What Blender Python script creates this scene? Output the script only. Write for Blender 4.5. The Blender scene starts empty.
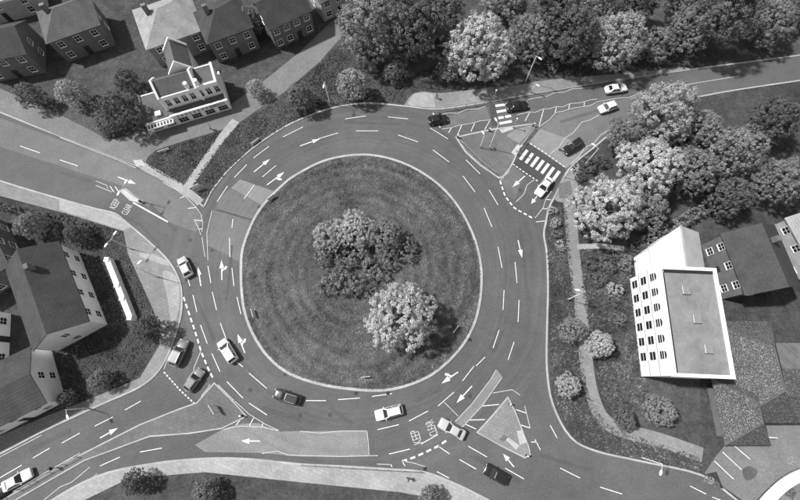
import bpy, bmesh, math, random
import numpy as np
from mathutils import Vector, Matrix
from mathutils.geometry import tessellate_polygon
R = math.radians
random.seed(7)
S = bpy.context.scene
C = S.collection

# ------------------------------------------------------------------ camera
CAM_H, TILT, FPX = 74.0, R(17.0), 430.0          # drone height, tilt off straight down, focal length in photo pixels
cam = bpy.data.cameras.new('camera'); cam.sensor_width = 36; cam.lens = 36 * FPX / 800; cam.clip_end = 6000
co = bpy.data.objects.new('camera', cam); C.objects.link(co)
co.location = (0, 0, CAM_H); co.rotation_euler = (TILT, 0, 0); S.camera = co
# ------------------------------------------------------------------ light
SUN_EL, SUN_AZ = R(54), R(-75)                    # azimuth from +Y, clockwise positive: sun stands to the left, slightly up
w = bpy.data.worlds.new('World'); S.world = w; w.use_nodes = True
nt = w.node_tree; nt.nodes.clear()
sky = nt.nodes.new('ShaderNodeTexSky'); sky.sky_type = 'NISHITA'; sky.sun_disc = False
sky.sun_elevation = SUN_EL; sky.sun_rotation = SUN_AZ
bw = nt.nodes.new('ShaderNodeRGBToBW'); bg = nt.nodes.new('ShaderNodeBackground'); wo = nt.nodes.new('ShaderNodeOutputWorld')
bg.inputs[1].default_value = 0.12
nt.links.new(sky.outputs[0], bw.inputs[0]); nt.links.new(bw.outputs[0], bg.inputs[0]); nt.links.new(bg.outputs[0], wo.inputs[0])
sl = bpy.data.lights.new('sun', 'SUN'); sl.energy = 3.6; sl.angle = R(3.0)
so = bpy.data.objects.new('sun', sl); C.objects.link(so)
sd = Vector((math.sin(SUN_AZ) * math.cos(SUN_EL), math.cos(SUN_AZ) * math.cos(SUN_EL), math.sin(SUN_EL)))
so.rotation_euler = sd.to_track_quat('Z', 'Y').to_euler(); so.location = sd * 200
vs = S.view_settings; vs.view_transform = 'Standard'; vs.look = 'None'; vs.exposure = 0.36; vs.gamma = 1; vs.use_curve_mapping = False

# ------------------------------------------------------------------ helpers
def G(px, py, z=0.0):
    u = (px - 400) / FPX; v = (py - 250) / FPX
    c, s = math.cos(TILT), math.sin(TILT)
    k = (CAM_H - z) / (c + v * s)
    return Vector((u * k, (s - v * c) * k, z))
def mpp(px, py, z=0.0):
    v = (py - 250) / FPX
    return (CAM_H - z) / (math.cos(TILT) + v * math.sin(TILT)) / FPX
def ang(p, q):
    a, b = G(*p), G(*q); d = b - a
    return math.atan2(d.y, d.x)
def cr(pts, n=6, closed=True):
    out = []; N = len(pts)
    rng = range(N if closed else N - 1)
    for i in rng:
        g = (lambda j: pts[j % N]) if closed else (lambda j: pts[min(max(j, 0), N - 1)])
        p0, p1, p2, p3 = g(i - 1), g(i), g(i + 1), g(i + 2)
        for k in range(n):
            t = k / n
            out.append(tuple(0.5 * (2 * b + (c_ - a) * t + (2 * a - 5 * b + 4 * c_ - d) * t * t + (3 * b - a - 3 * c_ + d) * t ** 3)
                             for a, b, c_, d in zip(p0, p1, p2, p3)))
    if not closed: out.append(tuple(pts[-1]))
    return out
def tag(o, label=None, cat=None, group=None, kind=None):
    if label: o['label'] = label
    if cat: o['category'] = cat
    if group: o['group'] = group
    if kind: o['kind'] = kind
    return o
def empty(name, loc=(0, 0, 0), rz=0.0, label=None, cat=None, group=None):
    o = bpy.data.objects.new(name, None); C.objects.link(o); o.empty_display_size = .3
    o.location = loc; o.rotation_euler = (0, 0, rz)
    return tag(o, label, cat, group)
def linkmesh(name, me, mat=None, parent=None):
    o = bpy.data.objects.new(name, me); C.objects.link(o)
    if mat is not None and not me.materials: me.materials.append(mat)
    if parent is not None: o.parent = parent
    return o
class MB:
    def __init__(s): s.v = []; s.f = []
    def face(s, pts):
        b = len(s.v); s.v += [tuple(p) for p in pts]; s.f.append(tuple(range(b, b + len(pts)))); return s
    def box(s, x0, x1, y0, y1, z0, z1):
        b = len(s.v)
        s.v += [(x, y, z) for z in (z0, z1) for y in (y0, y1) for x in (x0, x1)]
        for q in ((0, 2, 3, 1), (4, 5, 7, 6), (0, 1, 5, 4), (2, 6, 7, 3), (0, 4, 6, 2), (1, 3, 7, 5)):
            s.f.append(tuple(b + i for i in q))
        return s
    def prism(s, poly, z0, z1, top=True, bottom=True):
        b = len(s.v); n = len(poly)
        s.v += [(p[0], p[1], z0) for p in poly] + [(p[0], p[1], z1) for p in poly]
        for i in range(n):
            j = (i + 1) % n; s.f.append((b + i, b + j, b + n + j, b + n + i))
        tris = tessellate_polygon([[Vector((p[0], p[1], 0)) for p in poly]])
        for t in tris:
            if top: s.f.append(tuple(b + n + i for i in t))
            if bottom: s.f.append(tuple(b + i for i in t[::-1]))
        return s
    def tube(s, pts, rad, n=8, caps=True):
        pts = [Vector(p) for p in pts]; b = len(s.v)
        if not hasattr(rad, '__len__'): rad = [rad] * len(pts)
        for i, p in enumerate(pts):
            d = (pts[min(i + 1, len(pts) - 1)] - pts[max(i - 1, 0)]).normalized()
            a = d.orthogonal().normalized() if abs(d.z) < .95 else Vector((1, 0, 0)); a = (a - d * a.dot(d)).normalized(); c_ = d.cross(a)
            for k in range(n):
                t = 2 * math.pi * k / n; s.v.append(tuple(p + (a * math.cos(t) + c_ * math.sin(t)) * rad[i]))
        for i in range(len(pts) - 1):
            for k in range(n):
                k2 = (k + 1) % n; s.f.append((b + i * n + k, b + i * n + k2, b + (i + 1) * n + k2, b + (i + 1) * n + k))
        if caps:
            s.f.append(tuple(b + k for k in range(n))[::-1]); e = b + (len(pts) - 1) * n; s.f.append(tuple(e + k for k in range(n)))
        return s
    def mesh(s, name, recalc=True, smooth=False, bevel=0):
        me = bpy.data.meshes.new(name); me.from_pydata(s.v, [], s.f)
        if recalc or bevel:
            bm = bmesh.new(); bm.from_mesh(me)
            if bevel:
                bmesh.ops.remove_doubles(bm, verts=bm.verts, dist=1e-5)
                bmesh.ops.bevel(bm, geom=bm.edges[:], offset=bevel, segments=1, affect='EDGES', clamp_overlap=True)
            bmesh.ops.recalc_face_normals(bm, faces=bm.faces); bm.to_mesh(me); bm.free()
        if smooth: me.polygons.foreach_set('use_smooth', [True] * len(me.polygons))
        me.update(); return me
    def build(s, name, mat, parent=None, **k):
        return linkmesh(name, s.mesh(name, **k), mat, parent)
def loft(mb, rings, cap=True):
    b = len(mb.v); n = len(rings[0])
    for r in rings: mb.v += [tuple(p) for p in r]
    for i in range(len(rings) - 1):
        for k in range(n):
            k2 = (k + 1) % n; mb.f.append((b + i * n + k, b + i * n + k2, b + (i + 1) * n + k2, b + (i + 1) * n + k))
    if cap:
        mb.f.append(tuple(range(b, b + n))[::-1]); e = b + (len(rings) - 1) * n; mb.f.append(tuple(range(e, e + n)))
def copy_tree(o, parent=None):
    c = o.copy(); C.objects.link(c); c.parent = parent
    for ch in list(o.children): copy_tree(ch, c)
    return c

# ------------------------------------------------------------------ materials (the photograph is black and white: all greys)
class NT:
    def __init__(s, name):
        s.m = bpy.data.materials.new(name); s.m.use_nodes = True; s.t = s.m.node_tree
        s.p = s.t.nodes['Principled BSDF']; s.out = s.t.nodes['Material Output']
    def n(s, ty, **k):
        nd = s.t.nodes.new(ty)
        for a, b in k.items(): setattr(nd, a, b)
        return nd
    def l(s, a, b): s.t.links.new(a, b)
    def coord(s, kind='Object', scale=None, rot=None):
        tc = s.n('ShaderNodeTexCoord')
        if scale is None and rot is None: return tc.outputs[kind]
        mp = s.n('ShaderNodeMapping'); s.l(tc.outputs[kind], mp.inputs[0])
        if scale is not None: mp.inputs['Scale'].default_value = scale
        if rot is not None: mp.inputs['Rotation'].default_value = rot
        return mp.outputs[0]
    def noise(s, vec, scale, detail=4, rough=.6, dist=0):
        nd = s.n('ShaderNodeTexNoise'); s.l(vec, nd.inputs['Vector']); nd.inputs['Scale'].default_value = scale
        nd.inputs['Detail'].default_value = detail; nd.inputs['Roughness'].default_value = rough; nd.inputs['Distortion'].default_value = dist
        return nd.outputs['Fac']
    def mr(s, v, a, b, c, d):
        nd = s.n('ShaderNodeMapRange'); s.l(v, nd.inputs[0])
        for i, x in enumerate((a, b, c, d)): nd.inputs[1 + i].default_value = x
        return nd.outputs[0]
    def math(s, op, a, b):
        nd = s.n('ShaderNodeMath', operation=op)
        for i, x in enumerate((a, b)):
            if hasattr(x, 'node'): s.l(x, nd.inputs[i])
            else: nd.inputs[i].default_value = x
        return nd.outputs[0]
    def mix(s, f, a, b):
        nd = s.n('ShaderNodeMix', data_type='FLOAT')
        for i, x in zip((0, 2, 3), (f, a, b)):
            if hasattr(x, 'node'): s.l(x, nd.inputs[i])
            else: nd.inputs[i].default_value = x
        return nd.outputs[0]
    def bump(s, h, strength=.3, dist=.02):
        nd = s.n('ShaderNodeBump'); s.l(h, nd.inputs['Height']); nd.inputs['Strength'].default_value = strength
        nd.inputs['Distance'].default_value = dist; s.l(nd.outputs[0], s.p.inputs['Normal'])
    def col(s, v):
        if hasattr(v, 'node'): s.l(v, s.p.inputs['Base Color'])
        else: s.p.inputs['Base Color'].default_value = (v, v, v, 1)
    def rough(s, v, spec=.3):
        if hasattr(v, 'node'): s.l(v, s.p.inputs['Roughness'])
        else: s.p.inputs['Roughness'].default_value = v
        s.p.inputs['Specular IOR Level'].default_value = spec
        return s.m
def noisy(name, v, amp=.25, big=.08, fine=6, r=.85, spec=.2, bump=.2):
    t = NT(name); c = t.coord()
    a = t.mr(t.noise(c, big, 5, .6), .3, .7, 1 - amp, 1 + amp); b = t.mr(t.noise(c, fine, 3, .7), .25, .75, 1 - amp * .6, 1 + amp * .6)
    f = t.noise(c, fine * .22, 4, .65)
    x = t.math('MULTIPLY', t.math('MULTIPLY', t.math('MULTIPLY', a, b), t.mr(f, .3, .7, 1 - amp * .5, 1 + amp * .5)), v)
    t.col(x)
    if bump: t.bump(b, bump)
    return t.rough(r, spec)
M = {}
def asphalt(name, v, amp=.16):
    t = NT(name); c = t.coord()
    a = t.mr(t.noise(c, .045, 4, .55, .6), .3, .7, 1 - amp, 1 + amp)
    p = t.mr(t.noise(c, .35, 6, .75, .4), .3, .72, .86, 1.12)
    f = t.mr(t.noise(c, 3.5, 4, .85), .28, .72, .70, 1.30)
    st = t.mr(t.noise(c, .8, 6, .75, 1.4), .60, .78, 1, .72)                       # oil and damp stains
    # tyre-polished tracks running round the ring (radius from the island centre), fading out beyond it
    mp = t.n('ShaderNodeMapping'); tc = t.n('ShaderNodeTexCoord'); t.l(tc.outputs['Object'], mp.inputs[0]); mp.inputs['Location'].default_value = (-RC[0], -RC[1], 0)
    ln_ = t.n('ShaderNodeVectorMath', operation='LENGTH'); t.l(mp.outputs[0], ln_.inputs[0]); r_ = ln_.outputs['Value']
    cb = t.n('ShaderNodeCombineXYZ'); t.l(t.math('ADD', t.math('MULTIPLY', r_, .55), t.mr(t.noise(c, .05, 2), 0, 1, -.8, .8)), cb.inputs[0])
    tk = t.mr(t.noise(cb.outputs[0], 1.0, 3, .6), .3, .7, -.17, .15); tk = t.math('ADD', t.math('MULTIPLY', tk, t.mr(r_, 33, 37, 1, 0)), 1.0)
    x = t.math('MULTIPLY', t.math('MULTIPLY', t.math('MULTIPLY', a, p), t.math('MULTIPLY', f, st)), t.math('MULTIPLY', tk, v))
    t.col(x); t.bump(f, .25, .01); return t.rough(.82, .3)
RC = G(362, 266)
M['asphalt'] = asphalt('asphalt', .118)
M['asphalt_dark'] = asphalt('asphalt_dark', .078)
M['asphalt_repair'] = asphalt('asphalt_repair', .102); M['asphalt_mid'] = asphalt('asphalt_mid', .165)
M['asphalt_light'] = asphalt('high_friction_surface', .25, .12)
M['service'] = asphalt('service_asphalt', .19)
def paint(name, v, wear=.45):
    t = NT(name); c = t.coord()
    n1 = t.mr(t.noise(c, 2.4, 6, .8), .5 - wear * .2, .5 + wear * .45, 0, 1)
    t.col(t.mix(t.math('MULTIPLY', n1, wear), v, .2)); t.bump(n1, .1); return t.rough(.6, .3)
M['paint'] = paint('road_paint', .86, .6); M['paint_worn'] = paint('worn_road_paint', .66, .8)
def slabs(name, v, size=.75, mort=.7):
    t = NT(name); c = t.coord(rot=(0, 0, .35))
    br = t.n('ShaderNodeTexBrick'); t.l(c, br.inputs['Vector'])
    br.inputs['Color1'].default_value = (1.06,) * 3 + (1,); br.inputs['Color2'].default_value = (.9,) * 3 + (1,); br.inputs['Mortar'].default_value = (mort,) * 3 + (1,)
    br.inputs['Scale'].default_value = 1; br.inputs['Brick Width'].default_value = size; br.inputs['Row Height'].default_value = size * .7; br.inputs['Mortar Size'].default_value = .02
    a = t.mr(t.noise(c, .12, 5, .6), .3, .7, .82, 1.15); b = t.mr(t.noise(c, 2.2, 5, .75), .3, .75, .85, 1.12)
    x = t.math('MULTIPLY', t.math('MULTIPLY', br.outputs['Color'], a), t.math('MULTIPLY', b, v))
    t.col(x); t.bump(br.outputs['Color'], .15); return t.rough(.85, .2)
M['paving'] = slabs('paving', .27); M['paving_light'] = slabs('light_paving', .40); M['paving_dark'] = slabs('dark_paving', .17)
M['tactile'] = slabs('tactile_paving', .55, .4)
M['kerb'] = noisy('kerb_stone', .42, .2, .3, 8)
def grass(name, v, mow=0, centre=(0, 0)):
    t = NT(name); c = t.coord()
    a = t.mr(t.noise(c, .07, 6, .65, .8), .32, .68, .62, 1.35); b = t.mr(t.noise(c, .55, 6, .75), .28, .72, .66, 1.3); f = t.mr(t.noise(c, 3.2, 5, .85), .28, .72, .42, 1.6)
    x = t.math('MULTIPLY', t.math('MULTIPLY', a, b), t.math('MULTIPLY', f, v))
    dry = t.mr(t.noise(c, .22, 7, .7, 1.5), .56, .72, 0, .55)
    x = t.mix(dry, x, v * 1.9)
    if mow:
        mp = t.n('ShaderNodeMapping'); tc = t.n('ShaderNodeTexCoord'); t.l(tc.outputs['Object'], mp.inputs[0]); mp.inputs['Location'].default_value = (-centre[0], -centre[1], 0)
        wv = t.n('ShaderNodeTexWave', wave_type='RINGS', rings_direction='Z'); t.l(mp.outputs[0], wv.inputs['Vector'])
        wv.inputs['Scale'].default_value = .21; wv.inputs['Distortion'].default_value = 7; wv.inputs['Detail'].default_value = 5; wv.inputs['Detail Scale'].default_value = .5; wv.inputs['Detail Roughness'].default_value = .65
        x = t.math('MULTIPLY', x, t.mr(wv.outputs['Fac'], 0, 1, 1 - mow, 1 + mow))
    t.col(x); t.bump(f, .6, .05); return t.rough(.95, .1)
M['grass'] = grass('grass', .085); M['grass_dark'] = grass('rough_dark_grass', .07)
M['soil'] = noisy('planting_soil', .05, .4, .4, 5, .95, .1)
def plain(name, v, r=.5, spec=.4, metal=0, amp=.08):
    t = NT(name); c = t.coord()
    t.col(t.math('MULTIPLY', t.mr(t.noise(c, 2.5, 4, .7), .25, .75, 1 - amp, 1 + amp), v)); t.p.inputs['Metallic'].default_value = metal
    return t.rough(r, spec)
def carpaint(name, v):
    m = plain(name, v, .22, .5, 0, .03); m.node_tree.nodes['Principled BSDF'].inputs['Coat Weight'].default_value = .6
    m.node_tree.nodes['Principled BSDF'].inputs['Coat Roughness'].default_value = .06; return m
for k, v in (('white', .82), ('silver', .50), ('grey', .20), ('dark', .045), ('black', .018)): M['car_' + k] = carpaint('car_paint_' + k, v)
M['glass'] = plain('dark_glass', .02, .06, .6, 0, .02); M['tyre'] = plain('tyre_rubber', .02, .8, .2); M['rim'] = plain('wheel_rim', .45, .3, .5, .8)
M['lens'] = plain('lamp_lens', .75, .12, .6); M['tail'] = plain('tail_lamp', .12, .2, .5); M['plate'] = plain('number_plate', .7, .5); M['trim'] = plain('black_trim', .025, .5)
M['steel'] = plain('galvanised_steel', .42, .45, .5, .5, .2); M['post_light'] = plain('light_post_paint', .62, .5); M['post_dark'] = plain('dark_post_paint', .04, .5); M['lamp_white'] = plain('lamp_head', .8, .4)
M['render_white'] = noisy('white_render', .88, .06, .6, 5, .8, .2, .1); M['render_grey'] = noisy('grey_render', .42, .15, .5, 5, .85)
def brickm(name, v):
    t = NT(name); c = t.coord()
    sx = t.n('ShaderNodeSeparateXYZ'); t.l(c, sx.inputs[0]); cx = t.n('ShaderNodeCombineXYZ'); t.l(t.math('ADD', sx.outputs[0], sx.outputs[1]), cx.inputs[0]); t.l(sx.outputs[2], cx.inputs[1])
    br = t.n('ShaderNodeTexBrick'); t.l(cx.outputs[0], br.inputs['Vector'])
    br.inputs['Color1'].default_value = (1.1,) * 3 + (1,); br.inputs['Color2'].default_value = (.8,) * 3 + (1,); br.inputs['Mortar'].default_value = (1.5,) * 3 + (1,)
    br.inputs['Scale'].default_value = 1; br.inputs['Brick Width'].default_value = .23; br.inputs['Row Height'].default_value = .08; br.inputs['Mortar Size'].default_value = .008
    t.col(t.math('MULTIPLY', br.outputs['Color'], t.math('MULTIPLY', t.mr(t.noise(c, .6, 5, .7), .3, .7, .8, 1.2), v))); return t.rough(.9, .2)
M['brick'] = brickm('brickwork', .16)
def roofm(name, v, speck=0.0):
    t = NT(name); c = t.coord()
    wv = t.n('ShaderNodeTexWave', wave_type='BANDS', bands_direction='Z'); t.l(c, wv.inputs['Vector']); wv.inputs['Scale'].default_value = 1.7; wv.inputs['Distortion'].default_value = .8; wv.inputs['Detail'].default_value = 3
    a = t.mr(t.noise(c, .35, 6, .7), .3, .7, .75, 1.25); f = t.mr(t.noise(c, 4.5, 4, .8), .25, .75, .65, 1.35)
    x = t.math('MULTIPLY', t.math('MULTIPLY', a, f), t.math('MULTIPLY', t.mr(wv.outputs['Fac'], 0, 1, .88, 1.06), v))
    if speck:
        x = t.mix(t.mr(t.noise(c, 8.0, 2, .5), .55, .66, 0, speck), x, .40); x = t.mix(t.mr(t.noise(c, 2.1, 3, .6), .60, .70, 0, .5), x, .3)
    t.col(x); t.bump(f, .4, .03); return t.rough(.85, .2)
M['roof_dark'] = roofm('dark_tiles', .07); M['roof_mid'] = roofm('slate_tiles', .13); M['roof_light'] = roofm('light_tiles', .33); M['roof_speckled'] = roofm('lichen_speckled_tiles', .075, .9)
M['felt'] = noisy('flat_roof_felt', .115, .2, .3, 4); M['felt_mid'] = noisy('grey_roof_felt', .24, .2, .3, 4); M['felt_light'] = noisy('light_roof_membrane', .50, .14, .25, 3); M['membrane_sunlit'] = noisy('sunlit_roof_sheet', .60, .22, .5, 2.5, .6)
def leafm(name, v):
    t = NT(name); at = t.n('ShaderNodeAttribute', attribute_name='shade'); oi = t.n('ShaderNodeObjectInfo')
    x = t.math('MULTIPLY', t.math('MULTIPLY', at.outputs['Fac'], t.mr(oi.outputs['Random'], 0, 1, .85, 1.15)), v); t.col(x); t.rough(.65, .25)
    tr = t.n('ShaderNodeBsdfTranslucent'); t.l(x, tr.inputs[0]); mx = t.n('ShaderNodeMixShader'); mx.inputs[0].default_value = .15
    t.l(t.p.outputs[0], mx.inputs[1]); t.l(tr.outputs[0], mx.inputs[2]); t.l(mx.outputs[0], t.out.inputs[0]); return t.m
LEAF = {'b': leafm('pale_leaves', .47), 'm': leafm('mid_leaves', .27), 'd': leafm('dark_leaves', .16)}
M['bark'] = noisy('bark', .09, .3, 1, 6, .95, .1, .6)
for k, v in (('cloth_dark', .03), ('cloth_light', .6), ('cloth_mid', .2), ('skin', .4), ('hair', .04)): M[k] = plain(k, v, .85, .2)

# ------------------------------------------------------------------ ground, road and kerbed blocks
def sheet(name, pts, z, mat, parent=None, kind=None):
    mb = MB(); P = [G(x, y) for x, y in pts]
    mb.v = [(p.x, p.y, z) for p in P]
    mb.f = [tuple(t) for t in tessellate_polygon([P])]
    me = bpy.data.meshes.new(name); me.from_pydata(mb.v, [], mb.f)
    bm = bmesh.new(); bm.from_mesh(me); bmesh.ops.recalc_face_normals(bm, faces=bm.faces)
    if bm.faces and sum(f.normal.z for f in bm.faces) < 0: bmesh.ops.reverse_faces(bm, faces=bm.faces)
    bm.to_mesh(me); bm.free()
    o = linkmesh(name, me, mat, parent)
    if kind: o['kind'] = kind
    return o
ground = MB().box(-1500, 1500, -1500, 1500, -.5, -.06).build('ground', M['grass']); tag(ground, 'wide grassy ground under the junction and around it', 'ground', kind='structure')
road = MB().box(-330, 330, -200, 420, -.055, 0).build('road', M['asphalt']); tag(road, 'grey asphalt carriageway of roundabout and its arms', 'road', kind='structure')
KH = .12
def inset(P, d):
    n = len(P); A = sum(P[i][0] * P[(i + 1) % n][1] - P[(i + 1) % n][0] * P[i][1] for i in range(n)); s = 1 if A > 0 else -1
    out = []
    for i in range(n):
        a, b, c = Vector(P[i - 1]), Vector(P[i]), Vector(P[(i + 1) % n])
        d1 = (b - a); d2 = (c - b)
        if d1.length < 1e-6 or d2.length < 1e-6: out.append(tuple(b)); continue
        d1.normalize(); d2.normalize(); n1 = Vector((-d1.y, d1.x)) * s; n2 = Vector((-d2.y, d2.x)) * s
        m = n1 + n2; m = m.normalized() if m.length > 1e-4 else n1
        out.append(tuple(b + m * d / max(.45, m.dot(n1))))
    return out
def block(name, pts, mat, label, cat, kw=.3, h=KH, kerbmat='kerb'):
    P = [(p.x, p.y) for p in (G(x, y) for x, y in pts)]; I = inset(P, kw); n = len(P)
    k = MB(); k.v = [(x, y, -.05) for x, y in P] + [(x, y, h - .02) for x, y in P] + [(x, y, h) for x, y in inset(P, .03)] + [(x, y, h) for x, y in I]
    for i in range(n):
        j = (i + 1) % n
        for a in (0, 1, 2): k.f.append((a * n + i, a * n + j, (a + 1) * n + j, (a + 1) * n + i))
    top = MB(); top.v = [(x, y, h - .004) for x, y in I]; top.f = [tuple(t) for t in tessellate_polygon([[Vector((x, y, 0)) for x, y in I]])]
    o = top.build(name, mat); me = o.data
    if me.polygons[0].normal.z < 0: me.flip_normals()
    k.build('kerb', M[kerbmat], o); tag(o, label, cat, kind='structure')
    return o
# island first
ISL = cr([(240, 262), (246, 235), (259, 209), (280, 186), (299, 172), (330, 158), (370, 154), (410, 165), (446, 190), (470, 225), (482, 265), (480, 308), (467, 341), (443, 368), (418, 383), (386, 391.5), (352, 390.5), (318, 385), (284, 372), (259, 347), (243, 310)], 5)
IC = sum((G(*p) for p in ISL), Vector()) / len(ISL)
M['island'] = grass('island_grass', .10, .12, (IC.x, IC.y))
island = block('roundabout_island', ISL, M['island'], 'round grassy central island with mown curved stripes', 'island', .45)
NW = cr([(-260, 10), (-120, 62), (0, 113), (60, 137), (97, 151), (140, 168), (165, 181), (190, 197)], 4, False) + cr([(204, 208), (207, 203), (213, 191), (228, 172), (246, 155), (264, 141), (292, 124), (328, 110), (365, 104), (405, 107), (438, 110), (487, 103), (530, 95), (593, 84.5), (650, 76), (700, 69), (800, 56), (960, 34)], 4, False) + [(960, -160), (-420, -160)]
verge_n = block('verge_north', NW, M['grass'], 'grassy verge with paths between shops, woods and the roads', 'verge')
SWB = cr([(-260, 88), (-120, 140), (0, 180), (60, 198), (96, 208), (116, 213), (128, 222.5), (151, 242), (170, 261), (181, 282), (183, 305), (180, 324), (171, 350), (160, 371), (140, 388), (100, 406), (42, 433), (0, 455), (-120, 515), (-300, 600)], 4, False) + [(-500, 600), (-420, 88)]
verge_w = block('pavement_west', SWB, M['paving'], 'pale paved footway and gardens left of the roundabout', 'pavement')
MED = [(-160, 589), (-60, 534), (8, 496), (45, 475), (80, 454.5), (140, 424), (175, 410), (197, 402), (214.5, 382), (232, 399), (247.5, 416), (243, 419), (222, 429), (190, 434), (150, 437), (85, 461), (50, 481), (12, 503), (-60, 545), (-160, 600)]
median = block('median', MED, M['paving_dark'], 'dark paved splitter triangle running into a narrow median', 'median', .22)
SB = cr([(-60, 575), (38, 508), (95, 476), (150, 463), (205, 457.5), (250, 458), (300, 463), (340, 465), (388, 468), (424, 471), (452, 481), (485, 497), (530, 522), (640, 585)], 4, False) + [(640, 760), (-60, 760)]
pave_s = block('pavement_south', SB, M['paving_light'], 'pale paved footway along the bottom of the junction', 'pavement')
SEI = [(508, 396), (515.5, 411), (522, 428), (529, 446), (531, 455), (525, 458.5), (500, 446), (476, 432.5), (482, 426), (492, 415)]
isl_se = block('splitter_island_south', SEI, M['paving'], 'triangular paved splitter island at the lower right arm', 'traffic island', .2)
EB = cr([(900, 570), (780, 532), (735, 500), (701, 476), (640, 462), (596, 452), (570, 438), (552, 405), (546, 370), (546, 330), (547, 290), (546, 255), (543, 235), (545, 222), (548, 208), (556, 192), (566, 172), (577, 160), (592, 148), (612, 132), (645, 113), (700, 96), (800, 80), (960, 58)], 4, False) + [(1150, 58), (1150, 570)]
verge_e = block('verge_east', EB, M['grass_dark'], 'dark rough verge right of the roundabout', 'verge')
NEI = [(455, 137), (468, 134), (492, 129), (513, 126), (532, 123.5), (535.5, 125.5), (534, 130), (517.5, 153), (515, 160), (511, 168), (504, 177), (499, 179), (480, 166), (465, 152.5)]
isl_ne = block('splitter_island_north', NEI, M['paving_dark'], 'large dark paved splitter island between the two zebra crossings', 'traffic island', .3)
WI = [(119, 190.5), (126, 188), (136, 196), (145, 202), (142, 204), (130, 201)]
isl_w = block('splitter_island_west', WI, M['tactile'], 'small white refuge island in the left arm', 'traffic island', .12)
# surfaces laid over the blocks
zc = [0]
def over(name, pts, mat, parent, lift=1): return sheet(name, pts, KH + .004 * lift, M[mat], parent)
over('service_road', [(-60, 62), (60, 115), (110, 140), (149, 131), (228, 107), (262, 83), (300, 52), (340, 14), (353, 24), (320, 62), (285, 92), (255, 112), (238, 124), (222, 130), (180, 142.5), (156, 150.5), (148.5, 157), (143.5, 168.5), (97, 150.4), (60, 136.4), (-60, 86)], 'service', verge_n)
def strip_pts(pl, wid):
    P = [G(x, y) for x, y in pl]; L_, R_ = [], []
    for i, p in enumerate(P):
        d = (P[min(i + 1, len(P) - 1)] - P[max(i - 1, 0)]).normalized(); nn = Vector((-d.y, d.x, 0)) * wid / 2
        L_.append(p + nn); R_.append(p - nn)
    return L_, R_
def strip(name, pl, wid, z, mat, parent=None):
    L_, R_ = strip_pts(pl, wid); n = len(L_); me = bpy.data.meshes.new(name)
    me.from_pydata([(p.x, p.y, z) for p in L_ + R_], [], [(n + i, n + i + 1, i + 1, i) for i in range(n - 1)])
    return linkmesh(name, me, mat, parent)
strip('footpath', cr([(236, 121), (226, 133), (214, 149), (200, 169), (186, 189)], 4, False), 1.7, KH + .008, M['paving_light'], verge_n)
strip('footpath', cr([(143, 166), (150, 170), (165, 178), (188, 192.5), (201, 203)], 4, False), 1.5, KH + .012, M['paving_light'], verge_n)
over('dropped_crossing', [(133, 160.5), (142, 160), (146, 166), (137, 166.5)], 'tactile', verge_n, 4)
over('footpath', cr([(404, 106), (412, 95), (424, 92), (440, 93.5), (478, 89.5), (520, 85), (550, 80), (620, 74), (682, 68)], 3, False) + cr([(700, 68.5), (650, 75.5), (593, 84), (530, 94.4), (487, 102.3), (438, 109.2)], 3, False), 'paving', verge_n)
over('light_paving_patch', [(408, 103), (414, 94), (425, 92.5), (434, 95), (435, 108), (410, 106.4)], 'paving_light', verge_n, 2)
over('garden_lawn', [(-420, 100), (0, 196), (60, 212), (97, 223), (109, 227), (124, 231.5), (128, 253), (141, 282), (154, 311), (159, 326), (160, 345), (140, 378), (100, 395), (42, 418), (0, 436), (-300, 560), (-480, 560)], 'grass_dark', verge_w)
over('light_paving_patch', [(60, 199.5), (96, 209.5), (115, 214.5), (127, 223.5), (132, 228), (122, 230.5), (109, 226.4), (97, 222), (60, 210)], 'paving_light', verge_w, 2)
over('worn_patch', cr([(141, 253), (153, 254), (169, 262), (168, 266), (152, 261), (141, 257)], 4), 'paving_light', verge_w, 2)
over('worn_patch', cr([(163, 272), (176, 276), (180, 292), (178, 315), (172, 322), (168, 300)], 4), 'paving_light', verge_w, 2)
over('verge_grass', [(-60, 700), (-60, 590), (60, 512), (130, 478), (205, 472), (300, 482), (400, 492), (470, 505), (560, 560), (560, 700)], 'grass', pave_s)
over('crossing_pavement', [(563, 178), (572, 168), (578, 178), (577, 200), (572, 204), (558, 202), (553, 199), (557, 192)], 'paving', verge_e)
over('tactile_patch', [(558, 184), (570, 181), (573, 197), (559, 199)], 'paving_dark', verge_e, 2)
strip('footpath', cr([(569, 200), (571, 225), (574, 260), (580, 300), (584, 345), (592, 395), (610, 425), (660, 440), (702, 455)], 5, False), 2.2, KH + .012, M['paving'], verge_e)
strip('footpath', [(577, 247), (600, 246), (624, 249)], 1.0, KH + .016, M['paving_light'], verge_e)
over('car_park', [(704, 473), (716, 455), (729, 440), (760, 380), (840, 330), (900, 420), (900, 560), (790, 525), (740, 499)], 'service', verge_e)
over('planting_bed', [(704, 474), (716, 471.5), (723, 489), (718, 487)], 'soil', verge_e, 2)
over('verge_lawn', [(600, 250), (620, 300), (640, 345), (700, 350), (700, 420), (640, 425), (606, 405), (594, 345)], 'grass', verge_e)
over('tactile_patch', [(505, 439), (509, 437.5), (519, 445.5), (516, 450)], 'tactile', isl_se); over('tactile_patch', [(516.5, 431), (521.5, 430), (527, 442), (519.5, 445)], 'tactile', isl_se)
over('dark_patch', [(503.5, 434.5), (507.5, 437), (504, 442), (499.5, 439.5)], 'paving_dark', isl_se)
over('tactile_patch', [(511, 153), (517.5, 144.5), (521, 146.5), (516, 157)], 'tactile', isl_ne); over('tactile_patch', [(499, 130), (511, 127.2), (514, 129), (502, 133.5)], 'tactile', isl_ne)
over('light_paving_patch', [(514, 130), (531, 125.5), (532, 130), (519, 144), (506, 136)], 'paving', isl_ne)
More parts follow.
